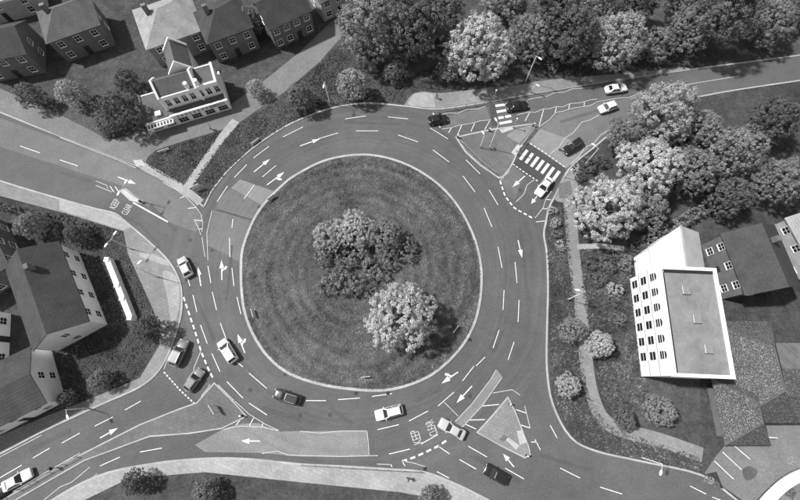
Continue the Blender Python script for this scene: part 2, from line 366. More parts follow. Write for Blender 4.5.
# darker strip of turf and a worn edge on the island
# surface patches on the carriageway
def patch(pts, mat, lift=1):
    zc[0] += 1
    return sheet('surface_patch', pts, .004 + .0015 * zc[0], M[mat], road)
patch([(222, 429.5), (238, 424), (258, 423), (280, 431.6), (300, 431), (367, 431), (368.5, 456), (300, 456.5), (262, 453), (205, 452), (195, 445)], 'asphalt_light')
patch([(497, 369.5), (502.5, 377), (482.5, 406), (463, 427.5), (453, 424.5), (471, 405), (491, 379)], 'asphalt_light')
patch([(528, 142.5), (540, 129), (566, 138), (589, 148), (575, 160), (566, 168.5)], 'asphalt_light')
patch([(540, 129), (558, 113.5), (600, 103), (640, 96), (650, 105), (612, 129), (589, 148), (566, 138)], 'asphalt_mid')
patch([(513, 165), (528, 143), (566, 169), (553, 192), (540, 184)], 'asphalt_dark')
patch([(231, 188), (240, 179.5), (274, 191), (262, 205)], 'asphalt_light'); patch([(216, 207), (221, 197), (230, 188), (262, 205), (256, 218), (250, 222)], 'asphalt_mid')
patch([(212, 211), (216, 207.6), (250, 222.5), (246, 237), (240, 262), (207, 245)], 'asphalt_mid', 1); patch([(60, 140), (97, 153), (140, 170), (165, 183), (194, 203), (203, 222), (196, 232), (168, 222), (145, 204), (126, 187), (97, 178), (0, 147), (0, 118)], 'asphalt_mid')
patch([(442, 118), (486, 107), (491, 119.6), (460, 124.4), (444, 128)], 'asphalt_mid'); patch([(489, 104), (495, 104), (499, 126), (492, 126)], 'asphalt_dark')
patch([(500, 180), (513, 166), (524, 174), (515, 200), (508, 196)], 'asphalt_mid')
patch([(75, 490), (97, 473), (103, 480), (85, 495)], 'asphalt_light')
for k_, (pl, wd_, mt) in enumerate((([(262, 408), (300, 420)], .7, 'asphalt_repair'), ([(196, 300), (214, 340)], .5, 'asphalt_repair'), ([(330, 408), (352, 424)], .6, 'asphalt_repair'), ([(150, 205), (176, 231)], .6, 'asphalt_repair'), ([(120, 214), (140, 225), (160, 247)], .45, 'asphalt_repair'), ([(430, 120), (470, 160)], .5, 'asphalt_repair'), ([(520, 230), (528, 300)], .6, 'asphalt_repair'),
                                ([(500, 330), (492, 352)], 1.1, 'asphalt_repair'), ([(470, 455), (520, 482)], .7, 'asphalt_repair'), ([(60, 172), (90, 181)], .7, 'asphalt_repair'), ([(30, 450), (70, 430)], .7, 'asphalt_repair'), ([(560, 122), (600, 110)], .6, 'asphalt'), ([(620, 92), (660, 84)], .6, 'asphalt_repair'), ([(232, 245), (226, 300)], .35, 'asphalt_repair'), ([(345, 122), (400, 124)], .5, 'asphalt_repair'), ([(415, 400), (440, 388)], .9, 'asphalt_repair'), ([(540, 455), (590, 470)], .6, 'asphalt_repair'))):
    strip('trench_repair', pl, wd_, .029 + .0003 * k_, M[mt], road)
over('stain', cr([(742, 470), (749, 466), (757, 471), (753, 478), (745, 480)], 4), 'asphalt_repair', verge_e, 2)
strip('painted_pole_shadow', [(215, 209.5), (235, 215), (257, 221.5)], .25, .034, M['asphalt_dark'], road)  # cast shadow of a lamp pole, painted as a dark strip on the ring

# ------------------------------------------------------------------ painted markings (each a piece of the road)
ZP = .038
def ln(name, pl, wid=.14, worn=False): return strip(name, pl, wid, ZP, M['paint_worn' if worn else 'paint'], road)
DASH = [((229.4, 238), (230, 257)), ((232, 268), (234, 286)), ((208, 266), (211, 283)), ((212.4, 292), (216.6, 310)), ((188, 279), (190, 286)), ((193, 295), (197, 312)), ((200.6, 325), (207.4, 343.6)),
        ((220.4, 323), (227, 341)), ((237, 362), (243, 367)), ((249, 373), (267, 388.5)), ((212, 353.6), (220, 371.6)), ((237, 297), (241, 314)), ((227, 381.6), (243, 398)), ((249, 403), (267, 415)),
        ((306, 400.6), (326, 400.6)), ((338, 399.6), (360, 398)), ((372, 396.4), (392, 393.6)), ((377.6, 429.6), (399, 424.6)), ((409, 421), (428, 411)), ((438, 406), (454, 392)), ((389, 454), (410, 449)),
        ((421, 444), (438, 434.4)), ((462.4, 381), (474, 366)), ((468, 446), (487, 457)), ((438, 446), (449.6, 454)), ((437, 471.6), (449, 478)), ((459.5, 459.5), (476, 469)), ((550, 425), (557, 438)), ((535, 439.6), (540.4, 450)),
        ((217, 202), (227.6, 186)), ((234.4, 177.6), (247, 164.4)), ((253.6, 158), (269, 146.4)), ((262.4, 177), (276, 165.6)), ((244, 199), (254.4, 185)), ((233, 219), (232, 228)), ((33, 458), (50, 448)), ((-2, 479), (22, 465)), ((690, 486), (706, 494)), ((712, 497), (728, 503)),
        # lanes carrying on round the far side of the island and along the arms
        ((283, 137), (303, 127)), ((318, 139), (338, 133)), ((345, 119), (366, 116)), ((356, 131), (378, 131)), ((398, 135), (418, 142)), ((388, 117), (408, 119)), ((433, 150), (449, 162)), ((463, 176), (475, 192)), ((484, 208), (492, 227)),
        ((498, 247), (502, 268)), ((504, 290), (503, 310)), ((499, 330), (493, 348)), ((485, 357), (476, 366)), ((515, 262), (517, 283)), ((519, 300), (518, 322)), ((514, 342), (508, 360)), ((430, 128), (448, 139)), ((466, 160), (480, 174)), ((489, 190), (498, 205)),
        ((60, 160), (78, 166)), ((20, 146), (40, 153)), ((62, 443), (80, 433)), ((95, 426), (113, 417)), ((125, 410), (141, 401)), ((505, 468), (524, 479)), ((560, 468), (580, 478)), ((600, 487), (622, 494)), ((100, 466), (120, 457)), ((140, 452), (162, 448))]
for a, b in DASH:
    m = ((a[0] + b[0]) / 2, (a[1] + b[1]) / 2)
    ln('lane_dash', [a, m, b], .125)
for pl in ([(133, 202.5), (150, 212), (168, 222)],): ln('warning_line', pl, .26)
for pl in ([(218, 384.5), (232, 398.5), (249, 414), (265, 424), (280, 431)], [(223, 429.5), (240, 426), (262, 427), (280, 431)], [(300, 431.3), (320, 433), (340, 431), (367, 431)], [(367, 431), (368.5, 444), (369, 456)],
           [(262, 453.5), (277, 451), (288, 455), (300, 455.5), (340, 456.5), (378, 455.5)], [(496, 370), (491, 379), (471, 405), (453, 423.6)], [(502, 377.5), (482, 406), (462, 427.4)], [(444, 402), (451, 409), (458, 416)],
           [(493, 393), (512, 389.6), (520, 395)], [(524.6, 406), (530, 427.6)], [(202, 237), (205, 257)], [(212, 211), (209, 224), (207, 233), (208, 260)], [(194, 219), (198, 227), (201, 235)], [(201, 215), (203, 222), (202, 232)],
           [(96, 181), (107, 185.5), (108, 189)], [(96, 185.5), (112, 192)], [(60, 137.6), (97, 152), (118, 160), (136, 168)], [(163, 182.5), (175, 189), (186, 197), (196, 207), (202, 216)], [(377, 464), (390, 464.4)],
           [(403, 461), (414, 463), (426, 467)], [(-40, 478), (0, 456.8), (42, 435)], [(10, 495), (45, 473), (80, 453)], [(38, 505), (60, 487), (72, 482), (90, 467)], [(70, 500), (103, 480)], [(197, 405), (203, 394), (208, 388), (210, 384)]):
    ln('edge_line', pl, .105, True)
for pl in ([(441, 115), (448, 113), (458, 113.4), (467, 109.4), (478, 109), (486, 106)], [(442, 129), (450, 128), (460, 125), (470, 123.8), (480, 121), (491, 120)], [(517, 115), (529, 112), (535, 112.5), (543, 109), (549, 109), (556, 106.6), (563, 107), (570, 103.6), (580, 103), (590, 100), (597, 99)],
           [(539, 127), (549, 120), (556, 112.4), (562, 111.6), (568, 109.6), (574, 108), (590, 105.6), (598, 101.6), (620, 98), (629, 97.5), (638, 94), (654, 91.6), (690, 84), (740, 76)],
           [(550, 154), (559, 147), (565, 138), (573, 133), (582, 122), (590, 120), (599, 115)], [(570.6, 164), (579, 157), (584.7, 147), (593, 144.4), (600.6, 135), (609, 130)], [(527.5, 99.8), (540, 97.3), (548, 96), (554, 93), (564, 92.3), (572.5, 88.9), (582, 88.4), (593, 86.8)],
           [(512.6, 164), (508, 173), (500, 180.5)], [(534, 180), (527, 185), (524, 194), (516, 202)], [(551.6, 191), (546, 199), (543, 208), (535, 218)], [(201, 351), (194, 368), (194, 371), (187, 380), (185.5, 391)], [(171, 351), (164, 369)]):
    ln('zigzag_line', pl, .12, True)
HATCH = [((448.6, 132.8), (451.4, 128)), ((457, 135.8), (461.8, 125)), ((470.8, 131.6), (474.6, 123.4)), ((484.6, 129.8), (489.6, 121)), ((525, 121), (530, 112)), ((539, 126), (543.6, 109.6)), ((555, 112.6), (556.4, 107.2)), ((568.6, 109.2), (569.6, 104)), ((584, 106), (584.5, 101.4)),
         ((236, 425), (240, 420.5)), ((249, 426.6), (254, 417.4)), ((262, 426.6), (263, 423)), ((482, 406), (499, 404.4)), ((469, 420), (485, 419.6)), ((465, 424), (476, 429)), ((516, 409.6), (526, 413)), ((521, 425), (530, 428)), ((531, 442), (537, 442)), ((188, 208.5), (196, 207.5)), ((194, 220), (203, 221)), ((198, 229), (203, 229)), ((180, 198), (186, 196)), ((170, 187), (177, 186)),
         ((546, 199.5), (551, 200)), ((543, 208.6), (548, 209)), ((536, 222), (545, 221)), ((110, 186), (114, 192)), ((115, 186.6), (119, 192)), ((391, 464.4), (392, 467)), ((402, 461), (405, 466))]
for a, b in HATCH: ln('hatch_line', [a, b], .13)
def along(pl, n, fill):
    P = [Vector(p) for p in pl]; L = [0]
    for i in range(1, len(P)): L.append(L[-1] + (P[i] - P[i - 1]).length)
    def at(s):
        for i in range(1, len(P)):
            if s <= L[i] + 1e-9: return P[i - 1].lerp(P[i], (s - L[i - 1]) / (L[i] - L[i - 1]))
        return P[-1]
    return [(at(L[-1] * k / n), at(L[-1] * (k + fill) / n)) for k in range(n)]
for pl, n, wd in (([(183.5, 297), (190, 316), (196, 334), (201, 351), (208, 368), (214, 380)], 12, .28), ([(402, 461.4), (414, 457.4), (428, 451), (439, 445.6), (449, 438.6)], 6, .3), ([(512.6, 164), (524, 172), (539, 182)], 8, .2), ([(530, 143.5), (548, 155), (566, 168)], 10, .2),
                  ([(500, 181), (505, 196), (514, 208), (534, 219)], 9, .28), ([(433, 113), (436, 121), (441, 129)], 5, .2), ([(164, 372), (172, 381), (180, 390), (196, 405)], 12, .2)):
    for a, b in along(pl, n, .6): ln('give_way_dash', [a, b], wd)
for cx, cy in ((523.8, 154.8), (529.4, 158.2), (534.8, 161.8), (540, 165.2), (545.2, 168.6), (550.4, 172.2), (556, 176)):
    ln('zebra_stripe', [(cx - 3.6, cy + 4.9), (cx + 3.4, cy - 4.7)], .58)
for a, b in (((495.4, 106), (506.8, 104.4)), ((496.6, 112), (508, 110)), ((498.2, 118.2), (503.6, 117.2)), ((505, 117), (511, 115.8)), ((499.4, 123.6), (511.8, 121.3))): ln('zebra_stripe', [a, b], .56)
for a, b in (((734, 446), (749.5, 459)), ((722, 452), (741, 469.5)), ((714, 461), (733, 479))):
    strip('bay_line', [a, b], .14, KH + .012, M['paint'], verge_e)
def arrow(a, b, turn=0):
    A, B = G(*a), G(*b); d = (B - A); L = d.length; d.normalize(); s_ = Vector((-d.y, d.x, 0)); hw, hl = .42, min(1.5, L * .45)
    q = lambda x, y: tuple(A + d * x + s_ * y + Vector((0, 0, ZP)))
    mb = MB(); mb.face([q(0, -.09), q(L - hl, -.09), q(L - hl, .09), q(0, .09)]); mb.face([q(L - hl, -hw), q(L, 0), q(L - hl, hw)])
    if turn: x0 = L - hl * 1.1; mb.face([q(x0 - .5, .09 * turn), q(x0 - .15, .09 * turn), q(x0 + .25, .62 * turn), q(x0 - .1, .62 * turn)][::turn]); mb.face([q(x0 - .35, .6 * turn), q(x0 + .45, .6 * turn), q(x0 + .25, 1.05 * turn)][::-turn])
    me = mb.mesh('lane_arrow', recalc=False)
    for p in me.polygons:
        if p.normal.z < 0: p.flip()
    linkmesh('lane_arrow', me, M['paint'], road)
for a in (((201, 286), (198, 267), 0), ((222, 280), (221.6, 260), -1), ((245, 353), (237.6, 334), -1), ((254, 172), (270, 159), 0), ((267, 185), (284.5, 172), -1), ((458, 372), (441.5, 383.5), -1), ((472, 386), (456.5, 403), 0), ((260, 441), (241, 441), 0),
          ((525, 176), (512.5, 187), 0), ((538, 195), (531, 204), 0), ((514, 467), (503, 453.5), 0), ((518, 240), (522, 258), 0), ((300, 146), (320, 139), 0), ((118, 177), (136, 184), 0), ((100, 438), (118, 428), 0)): arrow(*a)
def road_text(body, px, up, hpx_m, wid):
    cu = bpy.data.curves.new('t', 'FONT'); cu.body = body; cu.align_x = 'CENTER'; cu.align_y = 'CENTER'; cu.size = 1; cu.resolution_u = 2
    tmp = bpy.data.objects.new('t', cu); C.objects.link(tmp); bpy.context.view_layer.update()
    me = bpy.data.meshes.new_from_object(tmp.evaluated_get(bpy.context.evaluated_depsgraph_get())); bpy.data.objects.remove(tmp)
    o = linkmesh('painted_word', me, M['paint_worn'], road); p = G(*px); q = G(px[0] + up[0], px[1] + up[1]); a = math.atan2((q - p).y, (q - p).x) - math.pi / 2
    xs = [v.co.x for v in me.vertices]; ys = [v.co.y for v in me.vertices]
    o.location = (p.x, p.y, ZP); o.rotation_euler = (0, 0, a); o.scale = (wid / (max(xs) - min(xs)), hpx_m / (max(ys) - min(ys)), 1)
    for v in me.vertices: v.co.x -= (max(xs) + min(xs)) / 2; v.co.y -= (max(ys) + min(ys)) / 2
    return o
road_text('KEEP', (416, 437), (-19, 7), 1.35, 2.1); road_text('CLEAR', (431.5, 428), (-19, 8), 1.35, 2.4)
road_text('KEEP', (115, 204), (-20, -8), 1.3, 1.9); road_text('CLEAR', (127, 209.5), (-20, -8), 1.3, 2.1)
for x, y in ((259, 207), (285, 374.6), (356, 393.4), (388, 393), (171, 259), (425, 468.6), (233, 402), (440, 114), (470, 340)):
    p = G(x, y); MB().box(p.x - .28, p.x + .28, p.y - .25, p.y + .25, .037, .042).build('drain_grate', M['trim'], road)
for x, y in ((330, 415), (212, 250), (300, 415), (560, 150), (470, 396), (250, 390), (520, 190), (190, 240)):
    p = G(x, y); mb = MB(); mb.prism([(p.x + .33 * math.cos(t * math.pi / 6), p.y + .33 * math.sin(t * math.pi / 6)) for t in range(12)], .037, .041); mb.build('manhole_cover', M['asphalt_dark'], road)

# ------------------------------------------------------------------ trees, shrubs and hedges
def cloud(name, seed, lobes, nper, leaves, lsize, crad, flat=1.0, skip=.72):
    """lobes: (centre, radius) list; many small leaf quads grouped in clumps on the outside of the lobes"""
    rg = np.random.default_rng(seed); V = []; SH = []
    L = [(np.array(c), r) for c, r in lobes]
    for li, (c, r) in enumerate(L):
        n = int(nper * r * r)
        d = rg.normal(size=(n * 3, 3)); d /= np.linalg.norm(d, axis=1)[:, None]; d = d[d[:, 2] > -.65][:n]
        P = c + d * r * rg.uniform(.78, 1.08, (len(d), 1)) * np.array([1, 1, flat])
        ok = np.ones(len(P), bool)
        for lj, (c2, r2) in enumerate(L):
            if lj != li: ok &= np.linalg.norm((P - c2) / np.array([1, 1, flat]), axis=1) > r2 * skip
        for p, dd in zip(P[ok], d[ok]):
            k = int(leaves * rg.uniform(.6, 1.3)); cr_ = crad * rg.uniform(.6, 1.35)
            q = rg.normal(size=(k, 3)); q /= np.linalg.norm(q, axis=1)[:, None]
            q = q * .8 + dd * .35; pos = p + q * cr_ * rg.uniform(.55, 1.05, (k, 1))
            nr = q + dd * .5 + rg.normal(size=(k, 3)) * .55 + np.array([0, 0, .25]); nr /= np.linalg.norm(nr, axis=1)[:, None]
            a = np.cross(nr, rg.normal(size=(k, 3))); a /= np.linalg.norm(a, axis=1)[:, None]; b = np.cross(nr, a)
            s = lsize * rg.uniform(.6, 1.25, (k, 1))
            quad = np.stack([pos - a * s * .5, pos + b * s * .32, pos + a * s * .5, pos - b * s * .32], 1)
            V.append(quad.reshape(-1, 3)); sh = rg.uniform(.72, 1.25) * rg.uniform(.75, 1.25, k); SH.append(np.repeat(sh, 4))
    V = np.concatenate(V); SH = np.concatenate(SH); n = len(V) // 4
    me = bpy.data.meshes.new(name); me.vertices.add(len(V)); me.vertices.foreach_set('co', V.astype(np.float32).ravel())
    me.loops.add(len(V)); me.loops.foreach_set('vertex_index', np.arange(len(V), dtype=np.int32))
    me.polygons.add(n); me.polygons.foreach_set('loop_start', np.arange(0, len(V), 4, dtype=np.int32)); me.polygons.foreach_set('loop_total', np.full(n, 4, dtype=np.int32))
    at = me.attributes.new('shade', 'FLOAT', 'POINT'); at.data.foreach_set('value', SH.astype(np.float32))
    me.update(calc_edges=True); me.materials.append(LEAF['m']); return me
def rlobes(seed, n, rr, spread, zc_, zs):
    rg = random.Random(seed); out = [((0, 0, zc_), rr[1])]
    for i in range(n):
        a = 2 * math.pi * (i + rg.uniform(-.35, .35)) / n * 1.618 * 2; d = spread * rg.uniform(.45, 1); out.append(((d * math.cos(a), d * math.sin(a), zc_ + rg.uniform(-zs, zs)), rg.uniform(*rr)))
    return out
def trunk_mesh(seed, h, r):
    rg = random.Random(seed); mb = MB(); mb.tube([(0, 0, -.1), (.03, .02, h * .3), (.1 * rg.uniform(-1, 1), .1, h * .6), (0, 0, h)], [r * 1.35, r, r * .8, r * .45], 9)
    for i in range(6):
        a = i * 1.05 + rg.uniform(-.3, .3); z = h * rg.uniform(.45, .85); l = h * rg.uniform(.35, .6)
        mb.tube([(0, 0, z), (l * .5 * math.cos(a), l * .5 * math.sin(a), z + l * .45), (l * math.cos(a), l * math.sin(a), z + l * .75)], [r * .5, r * .32, r * .1], 6)
    return mb.mesh('trunk', smooth=True)
# crowns of radius about 6 m, centre 7.5 m above the ground
BROAD = []
for k in range(6):
    rg = random.Random(k + 30); lb = [((0, 0, 7.4), 3.6), ((0, 0, 10.0), 2.7)]
    for zz, rad, n in ((4.6, 3.6, 6), (6.6, 4.2, 8), (8.9, 3.5, 7), (10.9, 1.7, 5)):
        for j in range(n): a = 2 * math.pi * (j + rg.uniform(-.3, .3)) / n + zz; d = rad * rg.uniform(.8, 1.08); lb.append(((d * math.cos(a), d * math.sin(a), zz + rg.uniform(-.6, .6)), rg.uniform(1.3, 2.1)))
    BROAD.append((cloud('broad_crown', 50 + k, lb, 11, 54, .25, .46, 1, .72), trunk_mesh(k, 6.5, .32)))
TALL = []
for k in range(4):
    rg = random.Random(k + 80); lb = []
    for z in np.linspace(3.2, 13.5, 10):
        rr = 3.6 * math.sin(math.pi * min(1, (15.5 - z) / 13.5)) ** .7
        for j in range(4): a = rg.uniform(0, 6.28); lb.append(((rr * .62 * math.cos(a), rr * .62 * math.sin(a), z), max(1.1, rr * .5)))
    TALL.append((cloud('tall_crown', 90 + k, lb, 10, 48, .25, .45, 1, .72), trunk_mesh(k + 20, 9, .3)))
BUSH = []
for k in range(4):
    lb = rlobes(130 + k, 7, (.8, 1.2), 1.2, 1.1, .45); BUSH.append(cloud('shrub_foliage', 150 + k, lb, 18, 34, .19, .30))
def tree(name, px, rpx, tone, label, group, kind='b', cat='tree', zs=1.0):
    # px: middle of the crown in the photograph; radius in photo pixels -> metres at the crown's height
    base = 7.6 if kind == 'b' else 8.8; rad = 6.2 if kind == 'b' else 3.9
    s = rpx * mpp(px[0], px[1], 7) / rad
    for _ in range(3): hc = base * s * zs; s = rpx * mpp(px[0], px[1], hc) / rad
    p = G(px[0], px[1], base * s * zs); i = tree.n; tree.n += 1
    me, tm = (BROAD if kind == 'b' else TALL)[i % (6 if kind == 'b' else 4)]
    r = empty(name, (p.x, p.y, KH - .03), (i * 2.4) % 6.28, label, cat, group); r.scale = (s, s, s * zs)
    c = linkmesh('crown', me, None, r); c.material_slots[0].link = 'OBJECT'; c.material_slots[0].material = LEAF[tone]
    linkmesh('trunk', tm, M['bark'], r); return r
tree.n = 0
def shrub(px, rpx, tone, label, group='shrubs', zs=1.0):
    s = rpx * mpp(px[0], px[1], 1.2) / 2.2; p = G(px[0], px[1], 1.1 * s * zs); i = shrub.n; shrub.n += 1
    o = linkmesh('shrub', BUSH[i % 4], None); o.material_slots[0].link = 'OBJECT'; o.material_slots[0].material = LEAF[tone]
    o.location = (p.x, p.y, KH - .05); o.scale = (s, s, s * zs); o.rotation_euler = (0, 0, i * 1.9); return tag(o, label, 'shrub', group)
shrub.n = 0
GI, GW, GR, GO = 'trees on the central island', 'trees along the edge of the wood', 'trees right of the zebra crossings', 'scattered street trees'
for a in ((('island_tree'), (400, 316), 38, 'b', 'big pale domed tree at the lower right of the central island', GI), ('island_tree', (328, 236), 18, 'b', 'small pale tree at the left end of the island clump', GI),
          ('island_tree', (354, 230), 22, 'b', 'pale knobbly tree in the middle of the island clump', GI), ('island_tree', (385, 236), 21, 'm', 'mid grey tree at the right end of the island clump', GI),
          ('wood_tree', (370, 26), 38, 'm', 'broad grey tree at the left end of the wood by the small building', GW), ('wood_tree', (412, 30), 24, 'd', 'dark tree between two paler ones at the wood edge', GW),
          ('wood_tree', (480, 46), 37, 'b', 'large pale tree standing out in front of the wood', GW), ('wood_tree', (452, 68), 15, 'm', 'small grey tree at the foot of the large pale one', GW), ('wood_tree', (533, 34), 27, 'm', 'grey tree behind the tall lamp post', GW),
          ('wood_tree', (574, 36), 22, 'd', 'dark tree halfway between lamp post and spreading pale tree', GW), ('wood_tree', (617, 40), 33, 'b', 'spreading pale tree overhanging the road behind the white car', GW), ('wood_tree', (656, 42), 20, 'm', 'grey tree just right of the spreading pale one', GW),
          ('wood_tree', (440, 8), 24, 'd', 'dark tree in the second row left of the pale one', GW), ('wood_tree', (505, -6), 26, 'm', 'grey tree in the second row above the pale one', GW), ('wood_tree', (556, 4), 24, 'd', 'dark tree in the second row above the lamp post', GW),
          ('wood_tree', (596, 0), 26, 'm', 'grey tree in the second row above the spreading tree', GW), ('wood_tree', (640, -4), 24, 'd', 'dark tree in the second row nearest the right arm', GW), ('wood_tree', (400, -10), 26, 'd', 'dark tree at the top behind the broad grey one', GW),
          ('wood_tree', (690, 28), 26, 'm', 'grey tree of the wood where the right arm leaves', GW), ('wood_tree', (728, 10), 28, 'd', 'dark tree of the wood towards the top right corner', GW), ('wood_tree', (770, 22), 26, 'm', 'grey tree of the wood near the top right corner', GW), ('wood_tree', (798, 4), 24, 'd', 'dark tree cut by the top right corner', GW),
          ('wood_tree', (685, -8), 24, 'm', 'grey tree at the top edge above the right arm', GW), ('wood_tree', (750, -16), 26, 'm', 'topmost grey tree left of the top right corner', GW),
          ('roadside_tree', (665, 112), 34, 'b', 'pale tree leaning over the right arm below the white cars', GR), ('roadside_tree', (628, 134), 21, 'm', 'smaller grey tree beside the entry road', GR), ('roadside_tree', (650, 168), 37, 'b', 'palest tree in the middle of the roadside group', GR),
          ('roadside_tree', (607, 207), 38, 'b', 'wide pale tree at the lower left of the roadside group', GR), ('roadside_tree', (690, 170), 29, 'm', 'grey tree at the right of the roadside group', GR), ('roadside_tree', (648, 208), 24, 'm', 'grey tree at the lower right of the roadside group', GR),
          ('roadside_tree', (700, 128), 22, 'm', 'grey tree behind the leaning pale one', GR), ('roadside_tree', (735, 150), 28, 'm', 'broad grey tree further right along the right arm', GR), ('roadside_tree', (775, 118), 25, 'd', 'dark tree at the right edge below the right arm', GR), ('roadside_tree', (730, 196), 22, 'd', 'dark tree behind the long clipped hedge', GR), ('roadside_tree', (780, 180), 26, 'm', 'grey tree at the right edge above the houses', GR),
          ('garden_tree', (119, 110), 22, 'd', 'large dark tree left of the white public house', GO), ('garden_tree', (126, 80), 13, 'd', 'dark tree behind the flat roof of the public house', GO), ('garden_tree', (104, 122), 12, 'm', 'small grey tree at the left foot of the dark one', GO),
          ('garden_tree', (147, 329), 15, 'd', 'round dark tree at the end of the white garden wall', GO), ('street_tree', (300, 96), 16, 'm', 'grey tree on the verge between shops and roundabout', GO), ('street_tree', (352, 84), 17, 'b', 'pale tree on the verge above the roundabout', GO), ('street_tree', (393, 72), 11, 'm', 'little tree at the wood corner beside pale paving', GO),
          ('street_tree', (572, 330), 14, 'm', 'grey tree between ring road and footpath', GO), ('street_tree', (568, 385), 13, 'b', 'pale tree near the lower right exit', GO), ('street_tree', (600, 345), 15, 'b', 'pale tree right of the footpath below the white hotel', GO), ('street_tree', (660, 410), 17, 'm', 'grey tree on the lawn left of the speckled roof', GO),
          ('street_tree', (625, 420), 12, 'd', 'dark tree at the bend of the footpath', GO), ('street_tree', (135, 482), 14, 'd', 'dark tree on the bottom verge near the exit lane', GO), ('street_tree', (205, 492), 14, 'm', 'grey tree on the bottom verge', GO), ('street_tree', (430, 497), 12, 'm', 'grey tree cut by the bottom edge beside the lower right arm', GO),
          ('street_tree', (30, 225), 15, 'm', 'grey tree in the garden below the left arm', GO), ('street_tree', (75, 235), 12, 'd', 'dark tree in the garden by the light lamp post', GO), ('street_tree', (30, 95), 14, 'm', 'grey tree above the left arm', GO), ('street_tree', (70, 92), 15, 'b', 'pale tree left of the large dark one', GO), ('street_tree', (100, 380), 12, 'm', 'grey tree beside the waiting cars, near the garden houses', GO),
          ('street_tree', (68, 398), 10, 'd', 'small dark tree next to the lower left road', GO), ('street_tree', (255, 88), 10, 'b', 'little pale tree at the right end of the public house', GO), ('street_tree', (250, 20), 14, 'm', 'grey tree behind the terrace at the top', GO)):
    tree(a[0], a[1], a[2], a[3], a[4], a[5], 't' if a[4].startswith(('dark tree between', 'grey tree behind the lamp', 'dark tree halfway', 'dark tree in the second', 'dark tree of the wood')) else 'b', zs=.66 if 'island clump' in a[4] else .8 if 'domed' in a[4] or 'roadside' in a[4] else .82 if a[0] == 'wood_tree' else 1)
SI, SV = 'shrubs under the island trees', 'shrubs beside the paths'
for p, r, t, l in (((321, 257), 11, 'm', 'leftmost low shrub below the small island tree'), ((329, 281), 15, 'm', 'dark round shrub at the lower left of the island clump'), ((351, 284), 16, 'm', 'dark round shrub at the bottom of the island clump'), ((372, 272), 15, 'm', 'dark shrub between the clump and the domed tree'),
                   ((347, 262), 13, 'm', 'shrub in the middle of the island clump'), ((386, 258), 14, 'm', 'shrub at the right foot of the island clump'), ((406, 250), 13, 'm', 'shrub furthest right in the island clump'), ((372, 294), 8, 'm', 'small shrub left of the domed tree'), ((362, 256), 13, 'm', 'shrub behind the middle of the island clump'), ((340, 247), 11, 'm', 'shrub tucked between the two pale island trees')): shrub(p, r, t, l, SI)
for p, r, t, l in (((552, 67), 6.5, 'm', 'small round bush on the grass below the wood'), ((590, 165), 10, 'd', 'dark bush beside the lamp at the entry road'), ((603, 160), 9, 'd', 'dark bush under the palest tree'), ((576, 169), 7, 'b', 'pale bush at the end of the zebra crossing'), ((580, 178), 6, 'd', 'dark bush beside the crossing pavement'),
                   ((552, 210), 6, 'b', 'topmost bush of the roadside planting strip'), ((555, 222), 6.5, 'b', 'second bush of the roadside planting strip'), ((557, 234), 6, 'm', 'third bush of the roadside planting strip'), ((560, 246), 6, 'b', 'lowest bush of the roadside planting strip'), ((590, 262), 9, 'd', 'dark shrub below the pale footpath branch'), ((606, 266), 10, 'd', 'dark shrub in the middle of the rough plot'), ((625, 262), 10, 'm', 'grey shrub near the hotel corner'), ((598, 280), 9, 'd', 'dark shrub at the foot of the rough plot'), ((614, 290), 9, 'b', 'pale shrub against the hotel wall'), ((638, 248), 8, 'd', 'dark shrub behind the hotel wing'), ((612, 254), 8, 'd', 'dark shrub under the wide pale tree'),
                   ((706, 479), 4, 'm', 'small plant at the left of the car park bed'), ((711, 481), 4, 'b', 'pale plant in the middle of the car park bed'), ((717, 485), 4, 'm', 'small plant at the right of the car park bed'), ((791, 461), 5, 'b', 'pale potted plant beside the curved canopy'), ((788, 492), 6, 'd', 'dark plant under the curved canopy'), ((105, 135), 6, 'm', 'grey bush at the kerb of the left arm'), ((398, 84), 5, 'd', 'dark bush beside the pale paving'), ((612, 303), 7, 'd', 'dark shrub lower along the hotel wall'), ((620, 320), 7, 'm', 'grey shrub lowest along the hotel wall')): shrub(p, r, t, l, SV)
def hedge(pts, wid, h, tone, label):
    P = [G(x, y, h * .6) for x, y in pts]; lb = []
    for i in range(len(P) - 1):
        n = max(2, int((P[i + 1] - P[i]).length / (wid * .45)))
        for k in range(n):
            q = P[i].lerp(P[i + 1], k / n) - P[0]; lb += [((q.x, q.y, h * .3), wid * .5), ((q.x, q.y, h * .72), wid * .48)]
    o = linkmesh('hedge', cloud('hedge', len(label), lb, 18, 16, .24, .26, 1, .6), None); o.material_slots[0].link = 'OBJECT'; o.material_slots[0].material = LEAF[tone]
    o.location = (P[0].x, P[0].y, KH - .02); tag(o, label, 'hedge')
